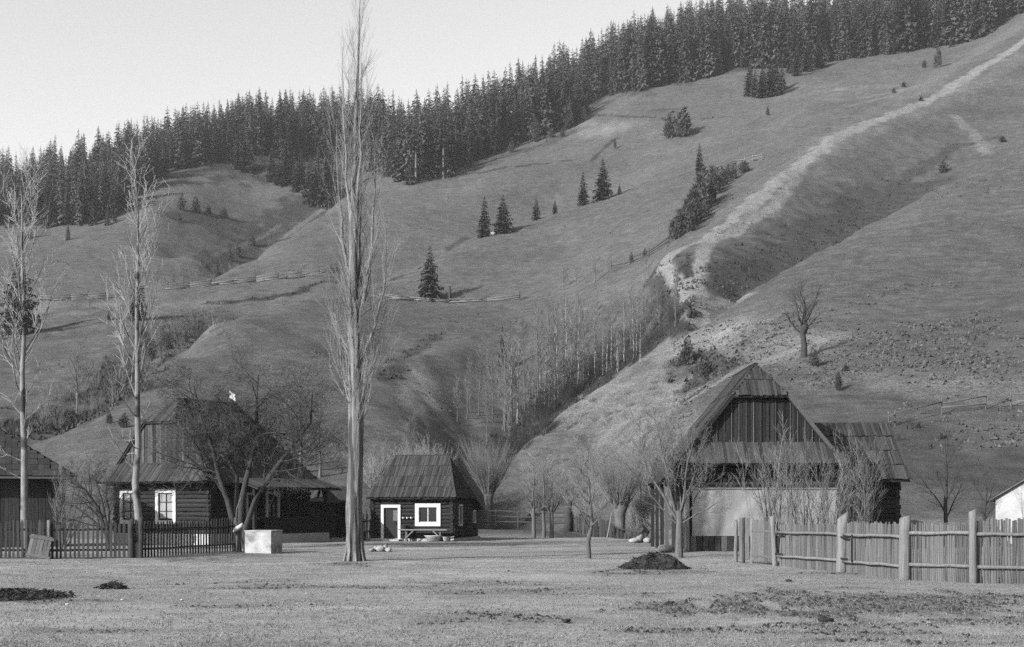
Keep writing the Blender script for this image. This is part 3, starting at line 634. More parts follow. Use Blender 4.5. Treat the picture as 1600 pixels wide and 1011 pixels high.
def mk_log(seed):
    R = random.Random(seed); b = MB(); n = 4; P = [(R.uniform(-.06, .06), R.uniform(-.05, .05), i / n) for i in range(n + 1)]
    ring_tube(b, P, [R.uniform(.46, .54) for _ in P], 8); return b.mesh('log', False)
PLANK = [mk_plank(i) for i in range(6)]; LOG = [mk_log(i) for i in range(4)]
_piece_cache = {}
def pm(me, m):
    k = (me.name, m.name)
    if k not in _piece_cache:
        c = me.copy(); c.materials.clear(); c.materials.append(m); _piece_cache[k] = c
    return _piece_cache[k]
def mat4(O, X, Y, Z):
    return Matrix(((X[0], Y[0], Z[0], O[0]), (X[1], Y[1], Z[1], O[1]), (X[2], Y[2], Z[2], O[2]), (0, 0, 0, 1)))
def piece(name, me, m, parent, O, X, Y, Z):
    return obj(name, pm(me, m), None, parent, mat4(O, X, Y, Z))
def poly_span(poly, u):
    vs = []
    for (a, b) in zip(poly, poly[1:] + poly[:1]):
        if (a[0] - u) * (b[0] - u) <= 0 and a[0] != b[0]: vs.append(a[1] + (b[1] - a[1]) * (u - a[0]) / (b[0] - a[0]))
    return (min(vs), max(vs)) if len(vs) >= 2 else None
def plank_field(parent, name, m, corners, bw, courses=1, th=.03, tilt=.05, rag=.04, gap=.06, skip=0.0, lift=.01, seed=1, overlap=.08):
    """boards laid up a planar polygon; corners[0]->corners[1] is the lower edge"""
    R = random.Random(seed); c = [Vector(p) for p in corners]; U = (c[1] - c[0]).normalized(); N = U.cross(c[-1] - c[0]).normalized(); V = N.cross(U)
    O = c[0]; poly = [((p - O).dot(U), (p - O).dot(V)) for p in c]
    ua, ub = min(p[0] for p in poly), max(p[0] for p in poly); vb = max(p[1] for p in poly); va = min(p[1] for p in poly)
    n = max(1, round((ub - ua) / bw)); w = (ub - ua) / n; out = []
    for ci in range(courses):
        v0 = va + (vb - va) * ci / courses; v1 = va + (vb - va) * (ci + 1) / courses + (overlap if ci < courses - 1 else 0)
        for k in range(n):
            u = ua + (k + .5) * w; sp = poly_span(poly, u)
            if not sp or R.random() < skip: continue
            lo, hi = max(v0, sp[0]), min(v1, sp[1])
            if hi - lo < .12: continue
            lo += R.uniform(-rag, rag * .3) if lo == v0 or ci == 0 else 0
            L = hi - lo; tl = tilt * R.uniform(.75, 1.3)
            Zd = V * L - N * tl; P = O + U * (u + R.uniform(-.06, .06) * w) + V * lo + N * (lift + tl + R.uniform(0, .012))
            wd = w * (1 - gap * R.uniform(.4, 1.6))
            out.append(piece(name, PLANK[R.randrange(6)], m, parent, P, U * wd, N * th, Zd))
    return out
def deck(parent, name, m, corners, th=.06, drop=.012):
    c = [Vector(p) for p in corners]; N = (c[1] - c[0]).cross(c[-1] - c[0]).normalized()
    b = MB(); b.slab([p - N * drop for p in c], th); return b.build(name, m, parent)
def log_wall(parent, m, O, U, L, z0, z1, n, openings=(), ext=.16, seed=2, flat=.9):
    R = random.Random(seed); U = Vector(U); inn = Vector((-U.y, U.x, 0)); dz = (z1 - z0) / n
    for k in range(n):
        z = z0 + (k + .5) * dz; cuts = [(-ext * R.uniform(.7, 1.2), L + ext * R.uniform(.7, 1.2))]
        for (a, b, c, d) in openings:
            if c < z + dz * .3 and d > z - dz * .3:
                cuts = [q for s, e in cuts for q in ((s, min(e, a)), (max(s, b), e)) if q[1] - q[0] > .05]
        for s, e in cuts:
            piece('log', LOG[R.randrange(4)], m, parent, Vector(O) + U * s + Vector((0, 0, z)), Vector((0, 0, dz * .98)), inn * dz * flat, U * (e - s))
def wall_frame(O, U):                          # local frame: x along the wall, y inwards, z up
    U = Vector(U).normalized(); return mat4(O, U, Vector((-U.y, U.x, 0)), Vector((0, 0, 1)))
def window(parent, Mx, x0, x1, z0, z1, fw, fm='white', pane='glass', nv=1, nh=0, curtain=None, depth=.15, sash='dark_wood', label=None, sash_w=.04):
    b = MB(); d0, d1 = -depth, .0
    b.box(x0, x1, d0, d1, z0, z0 + fw); b.box(x0, x1, d0, d1, z1 - fw, z1); b.box(x0, x0 + fw, d0, d1, z0 + fw, z1 - fw); b.box(x1 - fw, x1, d0, d1, z0 + fw, z1 - fw)
    w = b.build('window', M_[fm], parent); w.matrix_basis = Mx
    if label: w['label'] = label
    p = MB(); p.box(x0 + fw, x1 - fw, -.035, -.015, z0 + fw, z1 - fw); p.build('pane', M_[pane], w)
    s = MB(); a, c, e, f = x0 + fw, x1 - fw, z0 + fw, z1 - fw
    s.box(a, a + sash_w, -.075, -.036, e, f); s.box(c - sash_w, c, -.075, -.036, e, f); s.box(a + sash_w, c - sash_w, -.075, -.036, e, e + sash_w); s.box(a + sash_w, c - sash_w, -.075, -.036, f - sash_w, f)
    s.build('sash', M_[sash], w)
    for i in range(nv):
        q = MB(); xm = a + (c - a) * (i + 1) / (nv + 1); q.box(xm - .025, xm + .025, -.08, -.037, e + sash_w, f - sash_w); q.build('glazing_bar', M_[sash], w)
    for i in range(nh):
        q = MB(); zm = e + (f - e) * (i + 1) / (nh + 1); q.box(a + sash_w, c - sash_w, -.07, -.038, zm - .02, zm + .02); q.build('glazing_bar', M_[sash], w)
    if curtain:
        for (ca, cb) in ((a + .045, a + (c - a) * .46), (a + (c - a) * .54, c - .045)):
            q = MB(); n = 8
            for i in range(n):
                xa, xb = ca + (cb - ca) * i / n, ca + (cb - ca) * (i + 1) / n; ya = -.042 - .012 * (i % 2); yb = -.042 - .012 * ((i + 1) % 2)
                q.add([(xa, ya, e + .1), (xb, yb, e + .1), (xb, yb, f - .03), (xa, ya, f - .03)], [(0, 1, 2, 3)])
            q.build('curtain', M_[curtain], w)
    return w
def bar(parent, name, m, a, b, w, t=None):      # squared timber between two points
    a, b = Vector(a), Vector(b); z = (b - a); x = z.cross(Vector((0, 0, 1))); x = x.normalized() if x.length > 1e-4 else Vector((1, 0, 0)); y = z.normalized().cross(x)
    t = t or w
    return piece(name, PLANK[RB.randrange(6)], m, parent, a - y * t * .5, x * w, y * t, z)
def pole(parent, name, m, pts, r0, r1, sides=7):
    b = MB(); n = len(pts); b.tube([Vector(p) for p in pts], [r0 + (r1 - r0) * i / (n - 1) for i in range(n)], sides); return b.build(name, m, parent, True)

# ================================================================== the little log cabin in the middle
A = math.radians(-11)
cab = thing('log_cabin', 'little log cabin with white-framed door and window under a steep hipped board roof', 'cabin', (-8.0, 82, 0), A)
W, D, DZ = 4.68, 4.6, 2.5
b = MB(); b.box(.06, W - .06, .06, 6.75, 0, 2.42); b.build('wall_core', M_['core'], cab)
b = MB(); b.box(-.12, W + .12, -.14, 6.95, -.3, .14); b.build('foundation', M_['concrete'], cab)['label'] = 'low pale stone foundation'
op = [(.5, 1.66, .1, 2.05), (2.52, 4.02, .8, 2.2)]
log_wall(cab, M_['log_lit'], (0, 0, 0), (1, 0, 0), W, .14, 2.5, 11, op, seed=11)
log_wall(cab, M_['log'], (W, 0, 0), (0, 1, 0), D, .14 + .1, 2.6, 11, [(1.3, 2.0, .85, 2.1)], seed=12)
log_wall(cab, M_['log'], (W - .1, D, 0), (0, 1, 0), 2.2, .14, 2.0, 9, [(.9, 1.5, .95, 1.75)], seed=13)
log_wall(cab, M_['log'], (0, D, 0), (0, -1, 0), D, .24, 2.6, 11, seed=14)
Mx = wall_frame((0, 0, 0), (1, 0, 0))
window(cab, Mx, 2.52, 4.02, .85, 2.15, .22, nv=1, label='square front window in a broad white frame', sash='white', sash_w=.03, pane='glass')
window(cab, wall_frame((W, 0, 0), (0, 1, 0)), 1.25, 2.05, .85, 2.1, .10, nv=0, nh=1, label='narrow side window')
window(cab, wall_frame((W - .1, D, 0), (0, 1, 0)), .9, 1.5, .95, 1.75, .09, nv=0, label='smallest side window')
b = MB(); b.box(.5, .66, -.15, 0, .1, 2.08); b.box(1.5, 1.66, -.15, 0, .1, 2.08); b.box(.66, 1.5, -.15, 0, 1.9, 2.08)
dr = b.build('door_frame', M_['white'], cab)
b = MB()
for k in range(5): b.box(.68 + k * .163, .68 + k * .163 + .158, -.03 - .006 * (k % 2), .02, .12, 1.88)
dd = b.build('door', M_['door'], cab); b = MB(); b.box(1.36, 1.40, -.09, -.037, .95, 1.07); b.build('handle', M_['dark_wood'], dd)
b = MB(); b.box(1.2, 1.47, -.05, -.038, 1.15, 1.75); b.build('door_pane', M_['wood'], dd)
b = MB(); b.box(.45, 1.72, -.75, -.15, 0, .1); b.build('doorstep', M_['concrete'], cab)
# roof
e0, e1, ex0, ex1, ez, rz_ = -.45, 5.0, -.3, 4.95, 2.45, 4.92
rl, rr = (.74, 2.3, rz_), (3.88, 2.3, rz_)
FR = [(ex0, e0, ez), (ex1, e0, ez), rr, rl]; RS = [(ex1, e0, ez), (ex1, e1, ez), rr]; BK = [(ex1, e1, ez), (ex0, e1, ez), rl, rr]; LS = [(ex0, e1, ez), (ex0, e0, ez), rl]
for k, pl in enumerate((FR, RS, BK, LS)):
    rf = deck(cab, 'roof', M_['shingle_dark'], pl)
    if k in (0, 1): plank_field(rf, 'roof_board', M_['shingle'] if k == 0 else M_['shingle_dark'], pl, .125, 4, tilt=.06, seed=20 + k, rag=.03)
    elif k == 3: plank_field(rf, 'roof_board', M_['shingle'], pl, .16, 4, tilt=.06, seed=20 + k)
LT = [(ex1, 7.15, 1.82), (ex0, 7.15, 1.82), (ex0, 4.95, 2.5), (ex1, 4.95, 2.5)]
lt = deck(cab, 'roof', M_['shingle_dark'], LT); plank_field(lt, 'roof_board', M_['shingle_dark'], LT, .2, 1, seed=24)
bar(cab, 'ridge_cap', M_['shingle_dark'], (.66, 2.3, rz_ + .07), (3.96, 2.3, rz_ + .07), .16, .07)
bar(cab, 'hip_cap', M_['shingle'], (ex1, e0, ez + .06), (3.9, 2.3, rz_ + .06), .12, .05)
bar(cab, 'hip_cap', M_['shingle'], (ex0, e0, ez + .06), (.72, 2.3, rz_ + .06), .12, .05)
for x in (0.2, 1.2, 2.2, 3.2, 4.2, 4.7): bar(cab, 'rafter_end', M_['dark_wood'], (x, e0 + .04, ez - .08), (x, .3, ez + .28), .1)
def from_cab(x, y, z): return Matrix.Translation(cab.location) @ Matrix.Rotation(A, 4, 'Z') @ Vector((x, y, z))
# bench, basin, cups, leaning things
bn = thing('bench', 'long narrow plank bench along the front wall of the little log cabin', 'bench', from_cab(3.2, -.62, 0), A)
b = MB(); b.box(-1.5, 1.35, -.17, .17, .62, .68); b.build('seat', M_['pale_wood'], bn)
for x in (-1.05, .92):
    bar(bn, 'leg', M_['wood'], (x, 0, 0), (x, 0, .62), .12); bar(bn, 'brace', M_['pale_wood'], (x, -.1, .2), (x + (-.4 if x > 0 else .42), -.1, .61), .06)
bs = thing('basin', 'white enamel basin standing on the ground under the cabin bench', 'basin', from_cab(3.75, -.75, 0), A)
b = MB(); n = 18
prof = [(.0, .02), (.34, .02), (.5, .30), (.53, .31), (.53, .33), (.47, .32), (.32, .06), (.0, .06)]
for (r, z) in prof: b.v += [(r * c, r * s * .7, z) for c, s in CS[n]]
for i in range(len(prof) - 1): b.f += [(i * n + k, i * n + (k + 1) % n, (i + 1) * n + (k + 1) % n, (i + 1) * n + k) for k in range(n)]
b.build('bowl', M_['white'], bs, True)
pl_ = thing('pan', 'small white pan beside the larger basin under the cabin bench', 'pan', from_cab(4.5, -.7, 0), A)
b = MB(); b.v = []; 
for (r, z) in [(.0, .02), (.16, .02), (.22, .26), (.24, .27), (.20, .25), (.0, .06)]: b.v += [(r * c, r * s, z) for c, s in CS[12]]
for i in range(5): b.f += [(i * 12 + k, i * 12 + (k + 1) % 12, (i + 1) * 12 + (k + 1) % 12, (i + 1) * 12 + k) for k in range(12)]
b.build('bowl', M_['white'], pl_, True); bar(pl_, 'handle', M_['white'], (.2, 0, .24), (.45, 0, .27), .04, .02)
for k, lab in enumerate(('white cup hung on the cabin wall nearest the door', 'white cup hung between two others on the cabin wall', 'white cup hung on the cabin wall nearest the window')):
    cu = thing('cup', lab, 'cup', from_cab(1.83 + .24 * k, -.2, 1.28), A, 'cups hung on the cabin wall')
    b = MB(); b.tube([(0, 0, 0), (0, 0, .09)], [.045, .055], 10); b.build('bowl', M_['white'], cu); b = MB(); b.tube([(.05, 0, .02), (.085, 0, .045), (.05, 0, .075)], [.01] * 3, 5); b.build('handle', M_['white'], cu)
st = thing('wooden_stool', 'dark stool with a bucket-like seat beside the cabin door', 'stool', from_cab(1.98, -.45, 0), A)
b = MB(); b.tube([(0, 0, .42), (0, 0, .9)], [.2, .24], 10); b.build('seat', M_['dark_wood'], st)
for k in range(3): a = k * 2.1; pole(st, 'leg', M_['dark_wood'], [(math.cos(a) * .1, math.sin(a) * .1, .44), (math.cos(a) * .2, math.sin(a) * .2, 0)], .03, .03)

# ================================================================== farmhouse on the left
A2 = math.radians(-28)
hou = thing('farmhouse', 'dark timber farmhouse with half-hipped board roof, white-framed windows and a side porch', 'house', (-15.75, 74, 0), A2)
def LW(x, y, z): return Vector((x, y, z))      # x 0 = right front corner, front runs to x = -6.4, depth along +y
W2, L2 = 6.4, 8.6
b = MB(); b.box(-W2 + .06, -.06, .06, L2 - .1, .0, 3.4); b.build('wall_core', M_['core'], hou)
b = MB(); b.box(-W2 - .1, .12, -.14, L2, -.3, .55); b.build('foundation', M_['lime'], hou)
log_wall(hou, M_['log_lit'], (-W2, 0, 0), (1, 0, 0), W2, .55, 3.3, 12, [(.35, 1.75, 1.0, 2.95), (2.85, 4.25, 1.0, 2.95)], seed=31)
log_wall(hou, M_['log'], (0, 0, 0), (0, 1, 0), L2, .55, 3.3, 12, [(2.9, 3.7, .6, 2.75), (4.6, 5.8, .95, 2.85), (1.3, 2.2, .6, 2.6)], seed=32)
log_wall(hou, M_['log'], (-W2, L2, 0), (0, -1, 0), L2, .55, 3.3, 12, seed=33)
Mf = wall_frame((-W2, 0, 0), (1, 0, 0))
window(hou, Mf, .35, 1.75, 1.05, 2.9, .20, curtain='curtain', nh=2, label='left gable window with pale curtains, half behind a bush')
window(hou, Mf, 2.85, 4.25, 1.05, 2.9, .20, curtain='curtain', nh=2, label='right gable window with pale curtains')
Ms = wall_frame((0, 0, 0), (0, 1, 0))
window(hou, Ms, 4.6, 5.8, .98, 2.8, .16, nh=2, label='porch window in a white frame')
b = MB(); b.box(2.9, 3.02, -.15, 0, .6, 2.75); b.box(3.58, 3.7, -.15, 0, .6, 2.75); b.box(3.02, 3.58, -.15, 0, 2.6, 2.75)
o = b.build('door_frame', M_['white'], hou); o.matrix_basis = Ms
b = MB(); b.box(3.04, 3.56, -.03, .02, .6, 2.58); o = b.build('door', M_['door'], hou); o.matrix_basis = Ms
q = MB(); q.box(3.46, 3.5, -.08, -.031, 1.5, 1.62); q.build('handle', M_['wood'], o)
# porch along the right side
b = MB(); b.box(.12, 1.5, 1.9, L2, -.3, .5); b.build('porch_floor', M_['lime'], hou)
for y in (2.0, 5.0, L2 - .15): bar(hou, 'porch_post', M_['dark_wood'], (1.35, y, .5), (1.35, y, 3.1), .14)
for y in (5.15, L2 - .9): 
    for s in (0, 1): bar(hou, 'arch_brace', M_['dark_wood'], (1.35, y + s * .62, 2.45 + .5 * (1 - 0) * (s == 0) * 0 + (.0 if s else .0)), (1.35, y + .31 + (s - .5) * .2, 3.05), .1)
bar(hou, 'porch_rail', M_['dark_wood'], (1.35, 2.4, 1.35), (1.35, L2 - .2, 1.35), .12, .1)
for k in range(26): bar(hou, 'balustrade_board', M_['dark_wood'], (1.35, 3.0 + k * .212, .52), (1.35, 3.0 + k * .212, 1.3), .03, .19)
bar(hou, 'porch_beam', M_['dark_wood'], (1.35, 1.9, 3.12), (1.35, L2 + .1, 3.12), .16)
pole(hou, 'porch_corner_pole', M_['pale_wood'], [(.25, 1.75, .0), (.25, 1.75, 3.1)], .06, .05)
# roof
xm = -W2 / 2; hw = 3.95; z_e, z_r = 3.15, 7.75
def rx(z): return hw * (z_r - z) / (z_r - z_e)
zh = 6.45; yb = L2 + .5; zl = 3.15
apex_f, apex_b = (xm, 1.3, z_r), (xm, yb - 3.0, z_r)
RSl = [(xm + hw, -.15, z_e), (xm + hw, yb, z_e), apex_b, apex_f, (xm + rx(zh), -.15, zh)]
LSl = [(xm - hw, yb, z_e), (xm - hw, -.15, z_e), (xm - rx(zh), -.15, zh), apex_f, apex_b]
HIP = [(xm - rx(zh), -.25, zh), (xm + rx(zh), -.25, zh), apex_f]
BKH = [(xm + hw, yb, z_e), (xm - hw, yb, z_e), apex_b]
r_ = deck(hou, 'roof', M_['shingle_dark'], RSl); plank_field(r_, 'roof_board', M_['shingle_dark'], RSl, .2, 4, tilt=.06, seed=41)
r_ = deck(hou, 'roof', M_['shingle_dark'], LSl); plank_field(r_, 'roof_board', M_['shingle'], LSl, .3, 3, tilt=.06, seed=42)
r_ = deck(hou, 'half_hip_roof', M_['shingle_dark'], HIP); plank_field(r_, 'roof_board', M_['shingle'], HIP, .17, 1, tilt=.05, seed=43)
r_ = deck(hou, 'roof', M_['shingle_dark'], BKH); plank_field(r_, 'roof_board', M_['shingle_dark'], BKH, .3, 3, tilt=.06, seed=44)
# porch eave continues the right slope outwards at a lower pitch
PE = [(2.05, 1.4, 2.95), (2.05, yb, 2.95), (xm + hw - .25, yb, z_e + .32), (xm + hw - .25, 1.4, z_e + .32)]
r_ = deck(hou, 'porch_roof', M_['shingle_dark'], PE); plank_field(r_, 'roof_board', M_['shingle'], PE, .17, 1, tilt=.05, seed=45)
# gable boards and apron roof
GB = [(xm - rx(4.3), .0, 4.3), (xm + rx(4.3), .0, 4.3), (xm + rx(zh), .0, zh), (xm - rx(zh), .0, zh)]
g_ = deck(hou, 'gable', M_['core'], GB, .05, .0)
plank_field(g_, 'gable_board', M_['gable_pale'], GB, .2, 1, tilt=.0, rag=0, gap=.12, seed=46, lift=.02)
AP = [(xm - hw + .1, -.95, 3.25), (xm + hw - .1, -.95, 3.25), (xm + rx(4.35) + .1, .06, 4.35), (xm - rx(4.35) - .1, .06, 4.35)]
r_ = deck(hou, 'apron_roof', M_['shingle_dark'], AP); plank_field(r_, 'roof_board', M_['shingle'], AP, .17, 1, tilt=.05, seed=47)
bar(hou, 'ridge_cap', M_['shingle_dark'], (xm, 1.2, z_r + .07), (xm, yb - 2.9, z_r + .07), .2, .07)

# ================================================================== barn on the right
brn = thing('barn', 'big half-hipped wooden barn with a pale sheet across its front and a lower wing', 'barn', (11.15, 64, 0), 0)
ZR, SL = 8.45, 1.22
def bx(z): return (ZR - z) / SL
D3 = 7.2
b = MB(); b.box(-3.1, 3.45, .2, D3, 0, 4.2); b.build('wall_core', M_['core'], brn)
log_wall(brn, M_['log'], (-3.1, .05, 0), (1, 0, 0), 6.55, 2.7, 4.0, 6, seed=51)
b = MB(); nx, nz = 26, 12; Rp = random.Random(9)
cv = []
for j in range(nz + 1):
    for i in range(nx + 1):
        x, z = -3.06 + 6.5 * i / nx, .68 + 2.1 * j / nz
        y = -.12 - .012 * math.sin((x * 1.2 - z * 1.5) * 1.9) - .09 * max(0, 1 - abs((z - 1.0) - 1.1 * (x + 1.35)) / .25) * (abs(x + .6) < .9) - .05 * max(0, 1 - abs((z - .8) - .95 * (x + .2)) / .2) * (-.4 < x < 1.6) + Rp.uniform(-.012, .012)
        cv.append((x, y, z))
b.add(cv, [(j * (nx + 1) + i, j * (nx + 1) + i + 1, (j + 1) * (nx + 1) + i + 1, (j + 1) * (nx + 1) + i) for j in range(nz) for i in range(nx)])
cvs = b.build('front_sheet', M_['canvas'], brn, True); cvs['label'] = 'pale creased sheet nailed across the barn front'
for k in range(24): bar(brn, 'skirting_board', M_['wood'] if k % 5 == 0 else M_['log'], (-3.0 + k * .275, -.1, .0), (-3.0 + k * .275, -.1, .67), .25, .03)
bar(brn, 'corner_post', M_['dark_wood'], (3.58, -.05, 0), (3.58, -.05, 3.9), .3); bar(brn, 'corner_post', M_['pale_wood'], (-3.3, -.1, 0), (-3.3, -.1, 2.75), .2)
bar(brn, 'sheet_batten', M_['pale_wood'], (-3.1, -.16, 2.82), (3.45, -.16, 2.82), .05, .06)
zb, zt = 4.85, 6.95
GBb = [(-bx(zb), -.0, zb), (bx(zb), -.0, zb), (bx(zt), -.0, zt), (-bx(zt), -.0, zt)]
g_ = deck(brn, 'gable', M_['core'], GBb, .05, .0)
plank_field(g_, 'gable_board', M_['gable_board'], GBb, .18, 1, tilt=0, rag=0, gap=.12, seed=52, lift=.02)
Rg = random.Random(8)
for k in range(17):                            # cover battens over the joints
    x = -2.6 + k * .33; z1 = min(zt, ZR - abs(x) * SL)
    if z1 - zb > .3: bar(g_, 'batten', M_['wood'] if Rg.random() < .4 else M_['gable_pale'], (x, -.075, zb + .02), (x, -.075, z1 - .05), .03, .05)
b = MB(); b.box(-1.85, -1.45, -.075, -.055, 4.95, 5.35); b.build('hatch', M_['dark_wood'], g_)
AP = [(-3.75, -.95, 3.88), (3.85, -.95, 3.88), (3.05, .06, 4.92), (-3.0, .06, 4.92)]
r_ = deck(brn, 'apron_roof', M_['shingle_dark'], AP); plank_field(r_, 'roof_board', M_['shingle'], AP, .135, 1, tilt=.05, seed=53)
ze, zel = 4.05, 3.05; af, ab = (0, 1.1, ZR), (0, D3 + .3, ZR)
RSb = [(bx(ze), -.3, ze), (bx(ze), D3 + .3, ze), ab, af, (bx(zt), -.3, zt)]
LSb = [(-bx(zel), D3 + .3, zel), (-bx(zel), -.3, zel), (-bx(zt), -.3, zt), af, ab]
HPb = [(-bx(zt) - .03, -.38, zt - .03), (bx(zt) + .03, -.38, zt - .03), af]
r_ = deck(brn, 'roof', M_['shingle_dark'], RSb); plank_field(r_, 'roof_board', M_['shingle'], RSb, .3, 3, tilt=.06, seed=54)
r_ = deck(brn, 'roof', M_['shingle_dark'], LSb); plank_field(r_, 'roof_board', M_['shingle'], LSb, .2, 4, tilt=.07, seed=55)
HL = [(-bx(zt) - .03, -.38, zt - .03), (bx(zt) + .03, -.38, zt - .03), (bx(7.75), .37, 7.75), (-bx(7.75), .37, 7.75)]
r_ = deck(brn, 'half_hip_roof', M_['shingle_dark'], HPb); plank_field(r_, 'roof_board', M_['shingle'], HPb, .135, 2, tilt=.07, seed=56, overlap=.12)
for s in (-1, 1): bar(brn, 'bargeboard', M_['gable_pale'], (s * bx(zt), -.34, zt + .05), (s * bx(ze), -.34, ze + .05), .05, .16)
bar(brn, 'ridge_cap', M_['shingle_dark'], (0, 1.0, ZR + .08), (0, D3 + .3, ZR + .08), .2, .07)
# open lean-to on the left
for y in (.2, 2.4, 4.6, 6.8): bar(brn, 'porch_post', M_['wood'] if y < 1 else M_['dark_wood'], (-4.15, y, 0), (-4.15, y, 3.2), .16)
bar(brn, 'porch_beam', M_['dark_wood'], (-4.15, -.2, 3.22), (-4.15, 7.2, 3.22), .18)
b = MB(); b.box(-3.16, -3.1, .2, D3, 0, 4.1); b.build('side_wall', M_['dark_wood'], brn)
for k in range(5): bar(brn, 'leaning_pole', M_['wood'], (-3.9 + k * .1, -.5 - .15 * k, .0), (-3.45 + .05 * k, .25, 1.5 + .25 * k), .06)
# lower wing to the right
b = MB(); b.box(3.75, 7.25, 4.1, 8.6, 0, 3.3); b.build('wing_core', M_['core'], brn)
log_wall(brn, M_['log'], (3.7, 4.0, 0), (1, 0, 0), 3.55, .1, 3.2, 14, [(1.15, 2.2, 1.0, 2.6)], seed=57)
log_wall(brn, M_['log'], (7.25, 4.0, 0), (0, 1, 0), 4.6, .2, 3.3, 14, seed=58)
window(brn, wall_frame((3.7, 4.0, 0), (1, 0, 0)), 1.15, 2.2, 1.0, 2.6, .12, nv=1, nh=1, label='wing window in a thin white frame')
WF = [(2.9, 3.1, 3.2), (7.65, 3.1, 3.2), (7.5, 6.3, 6.05), (2.9, 6.3, 6.05)]
WB = [(7.65, 9.5, 3.2), (2.9, 9.5, 3.2), (2.9, 6.3, 6.05), (7.5, 6.3, 6.05)]
r_ = deck(brn, 'wing_roof', M_['shingle_dark'], WF); plank_field(r_, 'roof_board', M_['shingle'], WF, .145, 4, tilt=.12, seed=59, rag=.07)
r_ = deck(brn, 'wing_roof', M_['shingle_dark'], WB); plank_field(r_, 'roof_board', M_['shingle'], WB, .3, 3, tilt=.1, seed=60)
b = MB(); b.slab([(7.3, 4.0, 3.2), (7.3, 8.6, 3.2), (7.3, 6.3, 5.85)], .06); b.build('wing_gable', M_['dark_wood'], brn)

# ================================================================== outbuilding at the left edge
ob = thing('outbuilding', 'dark plank outbuilding with a low coursed shingle roof at the left edge', 'outbuilding', (-22.1, 70.5, 0), math.radians(20))
b = MB(); b.box(-11, -.1, .1, 4.2, 0, 3.6); b.build('wall_core', M_['core'], ob)
for k in range(62): bar(ob, 'wall_board', M_['log'], (-10.9 + k * .176, .05, 0), (-10.9 + k * .176, .05, 3.5), .165, .03)
for k in range(22): bar(ob, 'wall_board', M_['log'], (-.05, .2 + k * .176, 0), (-.05, .2 + k * .176, 3.5), .03, .165)
OF = [(-11.5, -.6, 3.45), (.45, -.6, 3.45), (-3.4, 2.2, 6.0), (-11.5, 2.2, 6.0)]
OR = [(.45, -.6, 3.45), (.45, 4.8, 3.45), (-3.4, 2.2, 6.0)]
OB = [(.45, 4.8, 3.45), (-11.5, 4.8, 3.45), (-11.5, 2.2, 6.0), (-3.4, 2.2, 6.0)]
r_ = deck(ob, 'roof', M_['shingle_dark'], OF); 
plank_field(r_, 'shingle', M_['shingle_dark'], OF, .30, 9, tilt=.045, seed=61, rag=.01, gap=.02)
r_ = deck(ob, 'roof', M_['shingle_dark'], OR); plank_field(r_, 'shingle', M_['shingle_dark'], OR, .4, 9, tilt=.045, seed=62, rag=.01, gap=.02)
deck(ob, 'roof', M_['shingle_dark'], OB)
bar(ob, 'fascia', M_['wood'], (-11.5, -.62, 3.40), (.45, -.62, 3.40), .03, .1)

# ================================================================== two sheds behind the farmhouse
def shed(name, label, loc, rz, w, d, h, hr, m_roof):
    s = thing(name, label, 'shed', loc, rz)
    b = MB(); b.box(.05, w - .05, .05, d - .05, 0, h); b.build('wall_core', M_['core'], s)
    n = int(w / .2)
    for k in range(n): bar(s, 'wall_board', M_['log'], (w * (k + .5) / n, 0, 0), (w * (k + .5) / n, 0, h), w / n * .93, .03)
    for k in range(int(d / .2)): bar(s, 'wall_board', M_['log'], (w, .1 + k * .2, 0), (w, .1 + k * .2, h), .03, .18)
    b = MB(); b.box(w * .5, w * .82, -.05, -.02, .05, min(1.7, h * .8)); dd = b.build('door', M_['door'], s)
    q = MB(); q.box(w * .54, w * .57, -.09, -.052, .8, .9); q.build('handle', M_['wood'], dd)
    FRs = [(-.3, -.4, h - .1), (w + .3, -.4, h - .1), (w - .1, d * .55, hr), (.1, d * .55, hr)]; BKs = [(w + .3, d + .3, h - .1), (-.3, d + .3, h - .1), (.1, d * .55, hr), (w - .1, d * .55, hr)]
    r = deck(s, 'roof', M_['shingle_dark'], FRs); plank_field(r, 'roof_board', m_roof, FRs, .16, 2, tilt=.05, seed=len(label))
    r = deck(s, 'roof', M_['shingle_dark'], BKs)
    deck(s, 'roof_end', M_['shingle_dark'], [(w + .3, -.4, h - .1), (w + .3, d + .3, h - .1), (w - .1, d * .55, hr)])
    return s
shed('tool_shed', 'low plank shed with a pale board roof just behind the farmhouse porch', (-13.55, 87.5, 0), math.radians(-14), 1.9, 2.6, 2.3, 3.1, M_['shingle'])
shed('wood_shed', 'dark shed with a steep board roof between the farmhouse and the tall poplar', (-11.95, 90, 0), math.radians(-8), 1.45, 3.0, 2.3, 3.2, M_['shingle_dark'])

# ================================================================== whitewashed house at the right edge
wh = thing('whitewashed_house', 'small whitewashed house with a thin pitched roof at the right edge', 'house', (25.5, 75, 0), math.radians(-22))
b = MB(); b.prism([(0, 0), (4.6, 0), (4.6, 2.4), (2.3, 3.8), (0, 2.4)], .05, 5.0); b.build('wall', M_['lime'], wh)
for pl, nm in (([(-.3, -.06, 2.3), (-.3, 5.3, 2.3), (2.3, 5.3, 3.92), (2.3, -.06, 3.92)], 1), ([(4.9, 5.3, 2.3), (4.9, -.06, 2.3), (2.3, -.06, 3.92), (2.3, 5.3, 3.92)], 2)):
    c = [Vector(p) for p in pl]
    if nm == 1: c = [c[1], c[0], c[3], c[2]]
    else: c = [c[1], c[0], c[3], c[2]]; c = [c[1], c[0], c[3], c[2]]
    r_ = deck(wh, 'roof', M_['shingle_dark'], c, .08); plank_field(r_, 'roof_board', M_['shingle_dark'], c, .3, 2, tilt=.04, seed=70 + nm)
bar(wh, 'bargeboard', M_['wood'], (-.3, -.09, 2.3), (2.3, -.09, 3.93), .04, .07)
